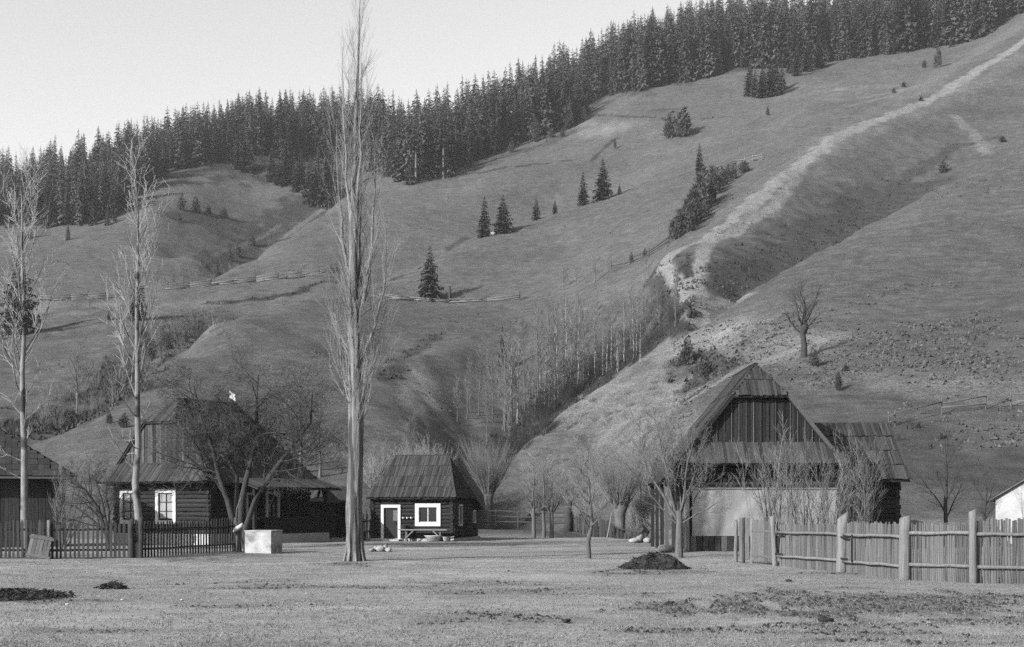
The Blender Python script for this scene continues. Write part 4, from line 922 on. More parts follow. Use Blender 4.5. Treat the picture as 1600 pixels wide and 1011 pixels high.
# ------------------------------------------------------------------ yard: fences, gates, heaps, small things
M_['paling'] = mat('grey_palings', 0.085, .45, 2, (3, 3, .4), .6, .03, rnd=.35)
M_['paling_dark'] = mat('dark_palings', 0.03, .5, 2, (3, 3, .4), .6, .03, rnd=.45)
M_['post'] = mat('bleached_posts', 0.125, .4, 2.5, (5, 5, .4), .8, .05, rnd=.12)
M_['dung'] = mat('dung_and_straw', 0.022, .7, 5, G3, 1.0, .05)
M_['stone'] = mat('pale_stone', 0.22, .3, 6, G3, .5, .03, rnd=.2)
M_['cloth'] = mat('white_cloth', 0.36, .15, 5, G3, .3, .02)
M_['straw'] = mat('dry_grass_blades', 0.15, .5, 2, G3, 0)
def mk_paling(seed):
    R = random.Random(seed); b = MB(); n = 3; P = [(R.uniform(-.25, .25) * (0 < i < n), R.uniform(-.3, .3) * (0 < i < n), i / n) for i in range(n + 1)]
    ring_tube(b, P, [.52, .52, .5, .46], 6); return b.mesh('paling', False)
PAL = [mk_paling(i) for i in range(5)]
def mk_picket(seed):
    R = random.Random(seed); b = MB(); t = R.uniform(.9, .97); j = lambda: R.uniform(-.05, .05); c = R.uniform(-.2, .2)
    vs = []
    for y in (0, 1): vs += [(-.5, y, 0), (.5, y, 0), (.5 + j(), y, t), (c, y, 1), (-.5 + j(), y, t)]
    b.add(vs, [(4, 3, 2, 1, 0)[::-1], (5, 6, 7, 8, 9)[::-1]] + [(i, (i + 1) % 5, (i + 1) % 5 + 5, i + 5)[::-1] for i in range(5)]); return b.mesh('picket')
PIC = [mk_picket(i) for i in range(6)]
def gpx(px, Y): X = (px - CX) / F * Y; return Vector((X, Y, zat(X, Y)))
def sticks(parent, name, meshes, m, a, b, step, h, w, th, R, lean=.025, base=None, jit=.10, hj=.03):
    a, b = Vector(a), Vector(b); L = math.hypot(b.x - a.x, b.y - a.y); n = max(1, int(L / step)); U = Vector((b.x - a.x, b.y - a.y, 0)).normalized(); I = Vector((-U.y, U.x, 0)); o0 = parent.location
    for k in range(n):
        t = (k + .5 + R.uniform(-jit, jit)) / n; p = a.lerp(b, t); z = zat(p.x, p.y) if base is None else base(t)
        hh = (h(t) if callable(h) else h) * (1 + R.uniform(-hj, hj)); up = Vector((U.x * R.uniform(-lean, lean), U.y * R.uniform(-lean, lean), 1)) + I * R.uniform(-lean, lean) * .6
        q = Vector((p.x, p.y, z - .03)) - o0
        piece(name, meshes[R.randrange(len(meshes))], m, parent, q, U * w * R.uniform(.75, 1.25), I * th, up.normalized() * hh)
def rail(parent, m, a, b, r, R, name='rail', sag=.014, n=6):
    a, b = Vector(a) - parent.location, Vector(b) - parent.location
    P = [a.lerp(b, i / n) + Vector((0, 0, R.uniform(-sag, sag))) for i in range(n + 1)]
    mb = MB(); mb.tube(P, [r * R.uniform(.85, 1.1) for _ in P], 7); return mb.build(name, m, parent, True)
def postm(parent, p, h, r, m, R, name='post', lean=(0, 0), sides=9, chop=.5):
    p = Vector(p) - parent.location; mb = MB(); n = 5
    P = [p + Vector((lean[0] * i / n + R.uniform(-.015, .015), lean[1] * i / n, -.25 + (h + .25) * i / n)) for i in range(n + 1)]
    mb.tube(P, [r * R.uniform(.93, 1.07) * (1.08 - .12 * i / n) for i in range(n + 1)], sides, True)
    for k in range(sides):                     # hewn slanting top
        i = len(mb.v) - sides + k; v = mb.v[i]; mb.v[i] = (v[0], v[1], v[2] + chop * (v[0] - P[-1].x) + R.uniform(-.02, .02))
    return mb.build(name, m, parent, True)
Rf = random.Random(21)
# --- paling fence on the right: corner points along the ground (photo column, distance)
c0, c1, c2, c3, c4 = gpx(1212, 49), gpx(1315, 44.4), gpx(1413, 39.3), gpx(1521, 37.7), gpx(1720, 36.5)
rf = thing('paling_fence', 'grey fence of upright thin palings and thick round posts on the right of the yard', 'fence', gpx(1413, 39.3))
def off(a, b, d): U = Vector((b.x - a.x, b.y - a.y, 0)).normalized(); return Vector((-U.y, U.x, 0)) * d
for (a, b, s, h) in ((c2, c3, .062, 1.60), (c3, c4, .072, 1.72)):
    o_ = off(a, b, .10); sticks(rf, 'paling', PAL, M_['paling'], a + o_, b + o_, s, h, s * 1.02, .05, Rf)
    for z in (.42, 1.30): rail(rf, M_['post'], a + Vector((0, 0, z)) + off(a, b, .02), b + Vector((0, 0, z + .03)) + off(a, b, .02), .052, Rf)
postm(rf, c2, 1.75, .165, M_['post'], Rf, lean=(.02, 0)); postm(rf, c3, 1.92, .105, M_['post'], Rf, lean=(-.03, 0)); postm(rf, c1, 1.78, .17, M_['post'], Rf, lean=(.04, 0), chop=.9)
postm(rf, c4, 1.9, .13, M_['post'], Rf)
def paling_gate(label, a, b, s, h, n_hinge):
    g = thing('paling_gate', label, 'gate', a, 0, None)
    o_ = off(a, b, .10); sticks(g, 'paling', PAL, M_['paling'], a.lerp(b, .03) + o_, a.lerp(b, .97) + o_, s, h, s * 1.02, .05, Rf)
    for z in (.36, 1.18): rail(g, M_['post'], a.lerp(b, .02) + Vector((0, 0, z)), a.lerp(b, .97) + Vector((0, 0, z + .02)), .048, Rf)
    for z in (.44, 1.10):
        q = a.lerp(b, .02) - g.location; w = (b - a).normalized(); bar(g, 'hinge_strap', M_['dark_wood'], q + Vector((0, 0, z)) - off(a, b, .06), q + w * .55 + Vector((0, 0, z)) - off(a, b, .06), .05, .05)
    return g
g1 = paling_gate('long wide paling gate between the slanting white post and the first thick post', c0, c1, .082, 1.50, 2)
g2 = paling_gate('paling gate hung between the two thick round posts', c1, c2, .085, 1.60, 2)
q = c1.lerp(c2, .22); bar(g2, 'upright_stile', M_['dark_wood'], q - g2.location + Vector((0, 0, .36)) - off(c1, c2, .07), q - g2.location + Vector((0, 0, 1.2)) - off(c1, c2, .07), .05, .05)
# small plank gate beyond it
d0, d1, d2, d3 = gpx(1150, 52.6), gpx(1162, 52.0), gpx(1175, 51.6), gpx(1211, 49.4)
pg = thing('plank_gate', 'smooth light plank gate between thin posts beside the barn', 'gate', d2)
U = (d3 - d2); U.z = 0
for k in range(7):
    p = d2.lerp(d3, (k + .5) / 7) - pg.location; I = off(d2, d3, .03); piece('plank', PLANK[k % 6], M_['wood'], pg, Vector((p.x, p.y, .12)) - I, U / 7 * .98, I, Vector((0, 0, 1.45 + .03 * (k % 2))))
piece('plank', PLANK[2], M_['wood'], pg, Vector((d1.x, d1.y, .1)) - pg.location, (d2 - d1) * .9, Vector((0.01, .03, 0)), Vector((0, 0, 1.5)))
for z in (.3, 1.2): bar(pg, 'rail', M_['wood'], Vector((0, 0, z)) - off(d2, d3, .02), (d3 - d2) + Vector((0, 0, z)) - off(d2, d3, .02), .05, .07)
gf = thing('gate_posts', 'row of thin pale posts that frames the plank gate', 'posts', d0)
for (p, h, r, m, ln) in ((d0, 1.55, .07, 'post', 0), (d1, 1.65, .055, 'dark_bark', 0), (d2, 1.62, .065, 'post', 0), (c0, 1.72, .085, 'post', -.14)): postm(gf, p, h, r, M_[m], Rf, lean=(ln, 0))
# --- picket fence on the left
f0, f1, f2, f3 = gpx(-60, 55.5), gpx(78, 55.4), gpx(205, 55.8), gpx(368, 63)
lf = thing('picket_fence', 'dark pointed picket fence in front of the farmhouse garden', 'fence', f2)
for (a, b, s, h) in ((f0, f1, .165, 1.55), (f1, f2, .165, 1.45), (f2.lerp(f3, .02), f3, .205, 1.48)):
    o_ = off(a, b, -.06); sticks(lf, 'picket', PIC, M_['paling_dark'], a + o_, b + o_, s, h, .088, .025, Rf, lean=.035)
    for z in (.32, 1.12): rail(lf, M_['dark_bark'], a + Vector((0, 0, z)) + off(a, b, .02), b + Vector((0, 0, z)) + off(a, b, .02), .045, Rf)
postm(lf, f1 - Vector((0, .12, 0)), 1.5, .06, M_['wood'], Rf); postm(lf, f2, 1.5, .12, M_['dark_bark'], Rf); postm(lf, f0, 1.5, .08, M_['dark_bark'], Rf); postm(lf, f3, 1.5, .09, M_['dark_bark'], Rf); postm(lf, f2 + Vector((.35, .1, 0)), 1.6, .10, M_['dark_bark'], Rf)
# leaning panel against it
p = gpx(60, 55.0); pn = thing('slatted_panel', 'tilted grey slatted hurdle leaning against the picket fence', 'panel', p, 0)
Rt = Matrix.Rotation(math.radians(9), 4, 'Y') @ Matrix.Rotation(math.radians(-12), 4, 'X')
for k in range(6):
    o = piece('slat', PLANK[k], M_['paling'], pn, (0, 0, 0), (.125, 0, 0), (0, .025, 0), (0, 0, .92)); o.matrix_basis = Matrix.Translation((-.06, 0, 0)) @ Rt @ Matrix.Translation((-.36 + k * .14, 0, .02)) @ o.matrix_basis
for z in (.12, .84):
    o = piece('crossbar', PLANK[1], M_['wood'], pn, (0, 0, 0), (0, 0, .1), (0, .03, 0), (.95, 0, 0)); o.matrix_basis = Matrix.Translation((-.06, 0, 0)) @ Rt @ Matrix.Translation((-.46, -.035, z)) @ o.matrix_basis
# post with white bundle, white box
p = gpx(372, 62.5); sp = thing('hitching_post', 'forked grey post at the end of the picket fence', 'post', p)
pole(sp, 'shaft', M_['bark'], [(.05, 0, -.2), (0, 0, .5), (-.05, 0, 1.0), (-.1, 0, 1.35)], .15, .07); pole(sp, 'prop', M_['bark'], [(.35, -.1, -.1), (.05, 0, 1.0)], .05, .03); pole(sp, 'fork', M_['bark'], [(-.1, 0, 1.1), (-.05, 0, 1.9), (.15, 0, 2.4)], .05, .02)
b = MB(); Rc = random.Random(4)
for i in range(7):
    for c, s in CS[10]: t = i / 6; r = .2 * math.sin(math.pi * (.12 + .8 * t)) + Rc.uniform(-.02, .02); b.v.append((r * c * 1.0 + t * .28 - .1, r * s * .6 - .16, .85 + t * .40 + .1 * c * .3))
b.f = [(i * 10 + k, i * 10 + (k + 1) % 10, (i + 1) * 10 + (k + 1) % 10, (i + 1) * 10 + k) for i in range(6) for k in range(10)] + [tuple(range(9, -1, -1)), tuple(range(60, 70))]
wbun = b.build('cloth_bundle', M_['cloth'], None, True); wbun.location = p; tag(wbun, 'crumpled white cloth draped over the forked post', 'cloth')
p = gpx(412, 61); wb = thing('concrete_well', 'square pale concrete well box standing in the yard by the farmhouse', 'well', p, math.radians(-14))
b = MB(); b.box(-.6, .6, -.6, .6, -.1, .92); b.build('casing', M_['concrete'], wb); b = MB(); b.box(-.62, .62, -.62, .62, .925, .975); b.build('lid', M_['concrete'], wb)
# porch step blocks
# stones, heaps
def stone_mesh(seed, sx, sy, sz):
    R = random.Random(seed); b = MB(); nu, nv = 10, 6; ph = [R.uniform(0, 6) for _ in range(4)]
    for i in range(nv + 1):
        a = math.pi * i / nv - math.pi / 2
        for k in range(nu):
            t = 2 * math.pi * k / nu; l = 1 + .16 * math.sin(2 * t + ph[0] + a) + .12 * math.sin(3 * t + ph[1]) + R.uniform(-.05, .05)
            b.v.append((sx * l * math.cos(a) * math.cos(t), sy * l * math.cos(a) * math.sin(t), sz * (math.sin(a) * .9 + .75) * (1 + .1 * math.sin(t + ph[2]))))
    b.f = [(i * nu + k, i * nu + (k + 1) % nu, (i + 1) * nu + (k + 1) % nu, (i + 1) * nu + k) for i in range(nv) for k in range(nu)]
    return b.mesh('stone', True)
def stone(px, Y, sx, sy, sz, label, group=None, seed=1, m='stone', dz=0):
    o = obj('stone', stone_mesh(seed, sx, sy, sz), M_[m]); o.location = gpx(px, Y) + Vector((0, 0, dz)); o.rotation_euler = (0, 0, seed); return tag(o, label, 'stone', group)
for k, (px, Y, a, h, lab) in enumerate(((581, 62.6, .16, .10, 'flattest pale stone at the left end of the row beside the poplar'), (588, 62.9, .19, .14, 'pale stone second from the left beside the poplar'), (595, 62.7, .18, .16, 'middle pale stone of the row to the right of the poplar'), (602, 63.0, .20, .19, 'tallest pale stone of the row to the right of the poplar'), (607, 62.6, .15, .13, 'pale stone at the right end of the row beside the poplar'))):
    stone(px, Y, a, a * .8, h, lab, 'pale stones beside the poplar', 11 + k)
for k, (px, Y, a, h, lab) in enumerate(((990, 77, .28, .16, 'left pale slab of the small heap in front of the barn porch'), (1000, 77.5, .30, .26, 'upright pale slab of the small heap by the barn porch'), (1012, 76.5, .34, .18, 'right pale slab of the small heap by the barn porch'))):
    stone(px, Y, a, a * .7, h, lab, 'pale slabs by the barn porch', 31 + k)
stone(1040, 63, .5, .35, .2, 'low grey boulder at the foot of the barn corner', seed=45)
for k, (px, Y, lab) in enumerate(((192, 31.0, 'white scrap of paper on the grass in the left foreground'), (284, 31.2, 'white scrap of paper on the grass nearest the middle of the foreground'), (105, 29.5, 'small white stone in the grass at the left of the foreground'))):
    stone(px, Y, .05, .04, .02, lab, 'pale scraps on the foreground grass', 51 + k, 'cloth')
def heap(name, label, p, rx, ry, h, seed, n=900):
    t = thing(name, label, 'heap', p); R = random.Random(seed); b = MB(); nu, nv = 40, 10
    for i in range(nv + 1):
        f = 1 - i / nv
        for k in range(nu):
            a = 2 * math.pi * k / nu; nz = float(fbm(np.array([math.cos(a) * 2 * f + seed]), np.array([math.sin(a) * 2 * f]), 4)[0]); l = 1 + .25 * math.sin(2 * a + seed) * .5 + nz * .4
            b.v.append((rx * f * l * math.cos(a), ry * f * l * math.sin(a), max(-.04, h * (1 - f ** 1.7) * (1 + nz * 1.1) + (R.uniform(-.05, .05) if 0 < i < nv else -.04))))
    b.f = [(i * nu + k, i * nu + (k + 1) % nu, (i + 1) * nu + (k + 1) % nu, (i + 1) * nu + k) for i in range(nv) for k in range(nu)]
    b.build('mound', M_['dung'], t, False)
    s = MB()
    for k in range(n):
        a = R.uniform(0, 6.28); f = R.random() ** .5 * 1.12; q = Vector((rx * f * math.cos(a), ry * f * math.sin(a), max(0, h * (1 - f ** 1.7)) + R.uniform(0, .05))); d = rvec(R); d.z *= .7; d *= R.uniform(.05, .17); o = rvec(R) * .035
        s.add([q - o, q + o, q + d], [(0, 1, 2)])
    w = s.build('straw', M_['dung'], t); w['kind'] = 'stuff'
    return t
heap('dung_heap', 'dark heap of dung and straw on the grass in front of the barn', gpx(1022, 46.6), 1.05, .8, .48, 3, 1600)
heap('soil_heap', 'small low dark heap of earth on the grass in the left foreground', gpx(177, 36.0), .34, .25, .13, 4, 300)
heap('earth_patch', 'wide low dark mound of turned earth at the left edge of the foreground', gpx(10, 32.0), 1.3, 1.5, .13, 6, 1500)
for k, (px, Y, a, lab) in enumerate(((1045, 29.6, .13, 'dark clod on the trampled grass below the heap'), (1232, 38, .10, 'dark clod on the grass nearest the thick gate post'), (1290, 25.4, .14, 'dark clod on the muddy ground at the lower right'), (885, 25, .1, 'dark clod on the grass at the bottom centre'))):
    stone(px, Y, a, a * .7, a * .4, lab, 'dark clods on the grass', 61 + k, 'dung')
# --- dark fence and gate stump behind the yard
bf = thing('low_picket_fence', 'short dark picket fence between the pollard willow and the stump', 'fence', gpx(945, 112))
a, b_ = gpx(893, 112), gpx(1012, 108); sticks(bf, 'picket', PIC, M_['paling_dark'], a, b_, .30, 1.5, .2, .04, Rf, lean=.05, hj=.15)
for z in (.4, 1.1): rail(bf, M_['dark_bark'], a + Vector((0, .1, z)), b_ + Vector((0, .1, z)), .06, Rf)
sm = thing('gate_stump', 'tall dark stump post with a rounded head at the end of the back fence', 'stump', gpx(888, 112)); 
pole(sm, 'trunk', M_['dark_bark'], [(0, 0, -.2), (.03, 0, .9), (-.02, 0, 1.6), (.05, 0, 1.95)], .36, .26, 10); pole(sm, 'head', M_['dark_bark'], [(.05, 0, 1.9), (.12, 0, 2.15), (.14, 0, 2.42)], .24, .14, 9)
rfence = thing('rail_fence', 'low rail fence behind the yard between the two pollard willows', 'fence', gpx(800, 122))
a, b_ = gpx(742, 127), gpx(884, 117)
for z in (.45, .95, 1.35): rail(rfence, M_['dark_bark'], a + Vector((0, 0, z)), b_ + Vector((0, 0, z)), .07, Rf, sag=.06)
for t in (0, .25, .5, .75, 1): q = a.lerp(b_, t); postm(rfence, q, 1.5, .08, M_['dark_bark'], Rf)
lp = thing('prop_pole', 'thin pale pole leaning on the right-hand pollard willow', 'pole', gpx(945, 106)); pole(lp, 'shaft', M_['pale_wood'], [(0, 0, 0), (.3, .2, 1.4), (.55, .5, 2.7)], .06, .04)
# log pile beside the cabin
wpile = from_cab(-.75, 1.0, 0)
for k in range(7):
    o = obj('firewood_log', LOG[k % 4], None); o = o
    o.data = pm(LOG[k % 4], M_['dark_bark'] if k % 2 else M_['bark']); o.matrix_basis = Matrix.Translation(wpile + Vector((-.1 * (k % 3), .2 * (k // 3), .03 + .16 * (k // 3)))) @ mat4((0, 0, .09), (0, .17, 0), (0, 0, .17), (-.9 - .1 * (k % 3), .05 * k, 0)); tag(o, 'split firewood log in the low pile left of the cabin', 'firewood', 'firewood logs beside the cabin')
jf = thing('stick_fence', 'broken grey stick fence behind the poplar, left of the cabin', 'fence', gpx(566, 92)); a, b_ = gpx(545, 92), gpx(583, 90)
sticks(jf, 'paling', PAL, M_['paling'], a, b_, .16, 1.5, .07, .06, Rf, lean=.1, hj=.2); rail(jf, M_['paling'], a + Vector((0, -.1, 1.0)), b_ + Vector((0, -.1, 1.1)), .05, Rf); rail(jf, M_['paling'], a + Vector((0, -.1, .4)), b_ + Vector((0, -.1, .45)), .05, Rf)
# --- yard trees
k_pop = kind(1, b_poplar, M_['poplar_bark'], M_['pale_twig']); k_pop.place('poplar_tree', 'very tall slim leafless poplar with ridged trunk in the middle of the yard', 'tree', gpx(554, 52.2))
RMIN[0] = .0055
kind(2, lambda R, a, b: b_aspen(R, a, b, 14.6, .0), M_['aspen_bark'], M_['aspen_twig']).place('aspen_tree', 'slim leafless tree with pale bark rising from the picket fence before the farmhouse', 'tree', gpx(214, 56.0))
kind(3, lambda R, a, b: b_aspen(R, a, b, 15.0, -.15), M_['aspen_bark'], M_['aspen_twig']).place('aspen_tree', 'slim leafless tree with patchy pale bark before the outbuilding at the left edge', 'tree', gpx(40, 57.0))
RMIN[0] = .004
kind(4, b_apple, M_['dark_bark'], M_['apple_twig']).place('fruit_tree', 'wide dark tangled leafless fruit tree hiding the middle of the farmhouse', 'tree', gpx(372, 67), 0, 1.25)
kind(5, b_leaning, M_['dark_bark'], M_['dark_twig']).place('fruit_tree', 'low leaning leafless fruit tree left of the farmhouse gable', 'tree', gpx(172, 64), 0, (.8, .8, .86))
kind(55, lambda R, a, b: b_sapling(R, a, b, 4.4, 6, .5), M_['bark'], M_['mid_twig']).place('garden_bush', 'thin pale leafless bush between the outbuilding and the fruit tree', 'bush', gpx(95, 64))
b = MB(); Rc = random.Random(7); n = 6
for i in range(n + 1):
    for j in range(n + 1): b.v.append((i * .045 - .13, Rc.uniform(-.05, .05), j * .05 - .15 - .03 * i + Rc.uniform(-.02, .02)))
b.f = [(i * 7 + j, i * 7 + j + 1, (i + 1) * 7 + j + 1, (i + 1) * 7 + j) for i in range(n) for j in range(n)]
rg = b.build('rag', M_['cloth'], None, True); rg.location = (-12.9, 65.6, 2.1 + (788 - 616) / F * 65.6); tag(rg, 'white rag caught in the branches of the dark fruit tree', 'cloth')
kind(6, lambda R, a, b: b_pollard(R, a, b, 3.3, .40, 210, 5.0, .72), M_['bark'], M_['mid_twig']).place('pollard_willow', 'pollard willow with a fan of straight shoots just right of the cabin', 'tree', gpx(763, 128))
kind(7, lambda R, a, b: b_pollard(R, a, b, 2.9, .48, 190, 5.2, .8), M_['bark'], M_['mid_twig']).place('pollard_willow', 'thick pollard willow standing against the low dark picket fence', 'tree', gpx(968, 110.5))
kind(8, lambda R, a, b: b_yard(R, a, b, 3.4, .095, 9, 1.5, .38), M_['bark'], M_['mid_twig']).place('young_fruit_tree', 'small crooked leafless fruit tree alone in the yard left of the dung heap', 'tree', gpx(920, 55.0))
kind(9, b_vase, M_['bark'], M_['mid_twig']).place('fruit_tree', 'leafless vase-shaped tree at the left corner of the barn front', 'tree', gpx(1061, 57.0))
for k, (px, Y, lab) in enumerate(((834, 92, 'leftmost of the three slim leafless trees between cabin and stump'), (850, 94, 'middle one of the three slim leafless trees between cabin and stump'), (862, 93, 'rightmost of the three slim leafless trees between cabin and stump'))):
    kind(10 + k, lambda R, a, b: b_yard(R, a, b, 4.3, .13, 11, 1.6, .33), M_['bark'], M_['mid_twig']).place('young_tree', lab, 'tree', gpx(px, Y), k * 2, group='slim trees behind the yard')
for k, (px, Y, h, st, mt, ct, lab) in enumerate(((1188, 57, 5.2, 3, 'pale_wood', 'pale_twig', 'tall pale sapling before the barn sheet, behind the plank gate'), (1212, 57.5, 4.6, 5, 'dark_bark', 'mid_twig', 'dark forked bush before the middle of the barn sheet'), (1232, 56, 4.9, 4, 'bark', 'mid_twig', 'upright bush just right of the dark forked bush before the barn'), (1262, 57, 4.0, 4, 'bark', 'mid_twig', 'bush before the right half of the barn sheet'), (1285, 57.5, 4.4, 4, 'bark', 'mid_twig', 'bush before the right corner of the barn sheet'), (1298, 56, 3.6, 3, 'bark', 'pale_twig', 'pale thin bush beside the barn corner post'), (1335, 58, 5.0, 5, 'bark', 'mid_twig', 'bush before the window of the barn wing'), (1352, 57, 4.4, 4, 'bark', 'mid_twig', 'bush before the log wall of the barn wing'))):
    kind(20 + k, lambda R, a, b: b_sapling(R, a, b, h, st + 1, .36), M_[mt], M_[ct]).place('sapling', lab, 'sapling', gpx(px, Y), k, group='saplings before the barn')
kind(30, lambda R, a, b: b_yard(R, a, b, 5.2, .11, 8, 2.0, .3), M_['dark_bark'], M_['dark_twig']).place('bare_tree', 'dark leafless tree behind the paling fence, right of the barn wing', 'tree', gpx(1478, 70))
kind(31, lambda R, a, b: b_yard(R, a, b, 3.9, .09, 7, 1.4, .3), M_['dark_bark'], M_['dark_twig']).place('bare_tree', 'small dark leafless tree beside the whitewashed house', 'tree', gpx(1540, 71))
# --- grass of the foreground: short tufts, uncountable
R = np.random.RandomState(5); n = 70000
Yg = 19 + 42 * R.rand(n) ** 1.7; Xg = (R.rand(n) * 1900 - 150 - CX) / F * Yg
ok = fbm(Xg / 1.5, Yg / 1.5, 3) + R.rand(n) * .5 > .12; Xg, Yg = Xg[ok], Yg[ok]; n = len(Xg)
_px = CX + Xg / Yg * F; iy = np.clip(np.searchsorted(YS, Yg) - 1, 0, nr - 2); ix = np.clip(np.searchsorted(PXS, _px) - 1, 0, nc - 2)
ty = (Yg - YS[iy]) / (YS[iy + 1] - YS[iy]); tx = (_px - PXS[ix]) / (PXS[ix + 1] - PXS[ix])
Zg = (GZ[iy, ix] * (1 - tx) + GZ[iy, ix + 1] * tx) * (1 - ty) + (GZ[iy + 1, ix] * (1 - tx) + GZ[iy + 1, ix + 1] * tx) * ty
Vs, Fs = [], []
for k in range(3):
    a = R.rand(n) * 6.28; w = .006 + .008 * R.rand(n); h = .012 + .035 * R.rand(n) ** 2; bx_ = R.randn(n) * .03; by_ = R.randn(n) * .03; lx = R.randn(n) * .035; ly = R.randn(n) * .035
    tri = np.stack([np.stack([Xg + bx_ - np.cos(a) * w, Yg + by_ - np.sin(a) * w, Zg - .01], -1), np.stack([Xg + bx_ + np.cos(a) * w, Yg + by_ + np.sin(a) * w, Zg - .01], -1), np.stack([Xg + bx_ + lx, Yg + by_ + ly, Zg + h], -1)], 1)
    Vs.append(tri.reshape(-1, 3))
Vs = np.concatenate(Vs); tag(obj('grass', mesh_np('grass', Vs, np.arange(len(Vs)).reshape(-1, 3)), M_['straw']), 'short dry grass of the yard', 'grass', kind='stuff')
# --- clods and dung trampled into the muddy part of the yard, uncountable
R = np.random.RandomState(8); n = 60000; Yg = 20 + 30 * R.rand(n) ** 1.3; _px = R.rand(n) * 1800 - 100; Xg = (_px - CX) / F * Yg
iy = np.clip(np.searchsorted(YS, Yg) - 1, 0, nr - 2); ix = np.clip(np.searchsorted(PXS, _px) - 1, 0, nc - 2); ty = (Yg - YS[iy]) / (YS[iy + 1] - YS[iy]); tx = (_px - PXS[ix]) / (PXS[ix + 1] - PXS[ix])
bil = lambda A: (A[iy, ix] * (1 - tx) + A[iy, ix + 1] * tx) * (1 - ty) + (A[iy + 1, ix] * (1 - tx) + A[iy + 1, ix + 1] * tx) * ty
k = bil(mud) * R.rand(n) ** .8 > .30; Zg = bil(GZ)[k]; Xg, Yg = Xg[k], Yg[k]; n = len(Xg); r = .015 + .045 * R.rand(n) ** 3; a = R.rand(n) * 6.28
V = np.stack([np.stack([Xg + r * np.cos(a + q) * (1.3 if q else 1), Yg + r * np.sin(a + q), Zg - .01], -1) for q in (0, 1.6, 3.1, 4.7)] + [np.stack([Xg + r * .3 * np.cos(a), Yg, Zg + r * (.5 + .5 * R.rand(n))], -1)], 1).reshape(-1, 3)
b5 = np.arange(n)[:, None] * 5; Fc = np.concatenate([b5 + np.array([i, (i + 1) % 4, 4]) for i in range(4)]); tag(obj('mud_clods', mesh_np('mud_clods', V, Fc), M_['dung']), 'dark clods trampled into the muddy grass', 'mud', kind='stuff')
# ------------------------------------------------------------------ trees, bushes and fences of the hillside
RH = random.Random(77)
def spr(seed, h, rad, **kw): return kind(seed, lambda R, a, b: b_spruce(R, a, b, h, rad, **kw), M_['spruce_bark'], M_['needle'])
K1 = [spr(100 + i, 8.0, r, whorls=26, per=10, dens=5) for i, r in enumerate((1.9, 1.6, 2.1))]
def hillspruce(px, py, top, lab, k=0, wide=1.0, grp='single spruces on the meadow'):
    p = on_ray(px, py); s = (py - top) / F * p.y / 8.0; return K1[k].place('spruce_tree', lab, 'tree', p, RH.uniform(0, 6), (s * wide, s * wide, s), grp)
hillspruce(672, 468, 384, 'bushy single spruce beside the white rail fence in the middle meadow', 2)
hillspruce(757, 370, 306, 'left and slimmer spruce of the pair on the bench crest', 1)
hillspruce(786, 364, 303, 'right and broader spruce of the pair on the bench crest', 2, 1.05)
hillspruce(838, 343, 307, 'small spruce on the bench crest between the pair and the smallest one', 0)
hillspruce(867, 334, 311, 'smallest single spruce on the bench crest', 0)
hillspruce(911, 321, 267, 'slim spruce standing left against the broadest meadow spruce', 1)
hillspruce(942, 312, 247, 'broadest and tallest of the spruces on the bench crest', 2)
hillspruce(968, 304, 286, 'tiny spruce at the right foot of the broadest meadow spruce', 0)
hillspruce(1093, 270, 222, 'slim thin spruce at the top end of the juniper row', 1, .9)
hillspruce(30, 520, 395, 'dark spruce behind the leftmost pale tree', 2, 1.1)
hillspruce(215, 500, 420, 'spruce half hidden behind the second pale tree', 1)
hillspruce(785, 575, 508, 'lone spruce among the birches of the gully', 1, .8)
hillspruce(375, 265, 192, 'spruce at the left of the pair on the round hill', 1)
hillspruce(386, 268, 202, 'spruce at the right of the pair on the round hill', 0)
ORD = ['leftmost', 'second from the left', 'third from the left', 'fourth from the left', 'fifth from the left', 'sixth from the left', 'seventh from the left', 'eighth from the left', 'ninth from the left', 'tenth from the left', 'eleventh from the left', 'twelfth from the left', 'thirteenth from the left', 'fourteenth from the left', 'fifteenth from the left', 'sixteenth from the left', 'seventeenth from the left', 'eighteenth from the left']
def ranked(rows): return [(ORD[i] if i < len(rows) - 1 else 'rightmost', r) for i, r in enumerate(sorted(rows))]
for od, (px, py, top, k) in ranked(((425, 285, 230, 0), (450, 288, 200, 1), (470, 300, 235, 2), (485, 318, 245, 0), (497, 322, 230, 1), (512, 310, 220, 2), (505, 325, 270, 0), (437, 290, 250, 2))):
    hillspruce(px, py, top, 'dark spruce in the upper gully, ' + od + ' of that group', k, grp='spruces in the upper gully')
for od, (px, py, top, k) in ranked(((1172, 150, 96, 0), (1180, 152, 108, 1), (1192, 153, 100, 2), (1205, 150, 90, 2), (1213, 148, 92, 0), (1222, 140, 100, 1), (1245, 118, 70, 1), (1262, 112, 60, 0), (1280, 105, 55, 2))):
    hillspruce(px, py, top, 'spruce in the clump below the right-hand forest, ' + od, k, grp='spruces of the clump below the forest')
KL = kind(109, lambda R, a, b: b_spruce(R, a, b, 8.0, 1.25, whorls=30, per=10, dens=5, leggy=.42), M_['spruce_bark'], M_['needle'])
for px, py, top, lab in ((650, 284, 176, 'tall spruce with a long bare trunk at the forest edge, left of three'), (667, 279, 186, 'middle one of three bare-trunked spruces at the forest edge'), (693, 279, 172, 'right one of three bare-trunked spruces at the forest edge')):
    p = on_ray(px, py); s = (py - top) / F * p.y / 8.0; KL.place('spruce_tree', lab, 'tree', p, px, (s, s, s), 'bare-trunked spruces at the forest edge')
p = on_ray(1142, 104); dt = thing('dead_tree', 'pale broken dead trunk at the edge of the ridge forest', 'tree', p); pole(dt, 'trunk', M_['pale_wood'], [(0, 0, -.5), (.1, 0, 3), (0, 0, 6.0)], .6, .4, 8)
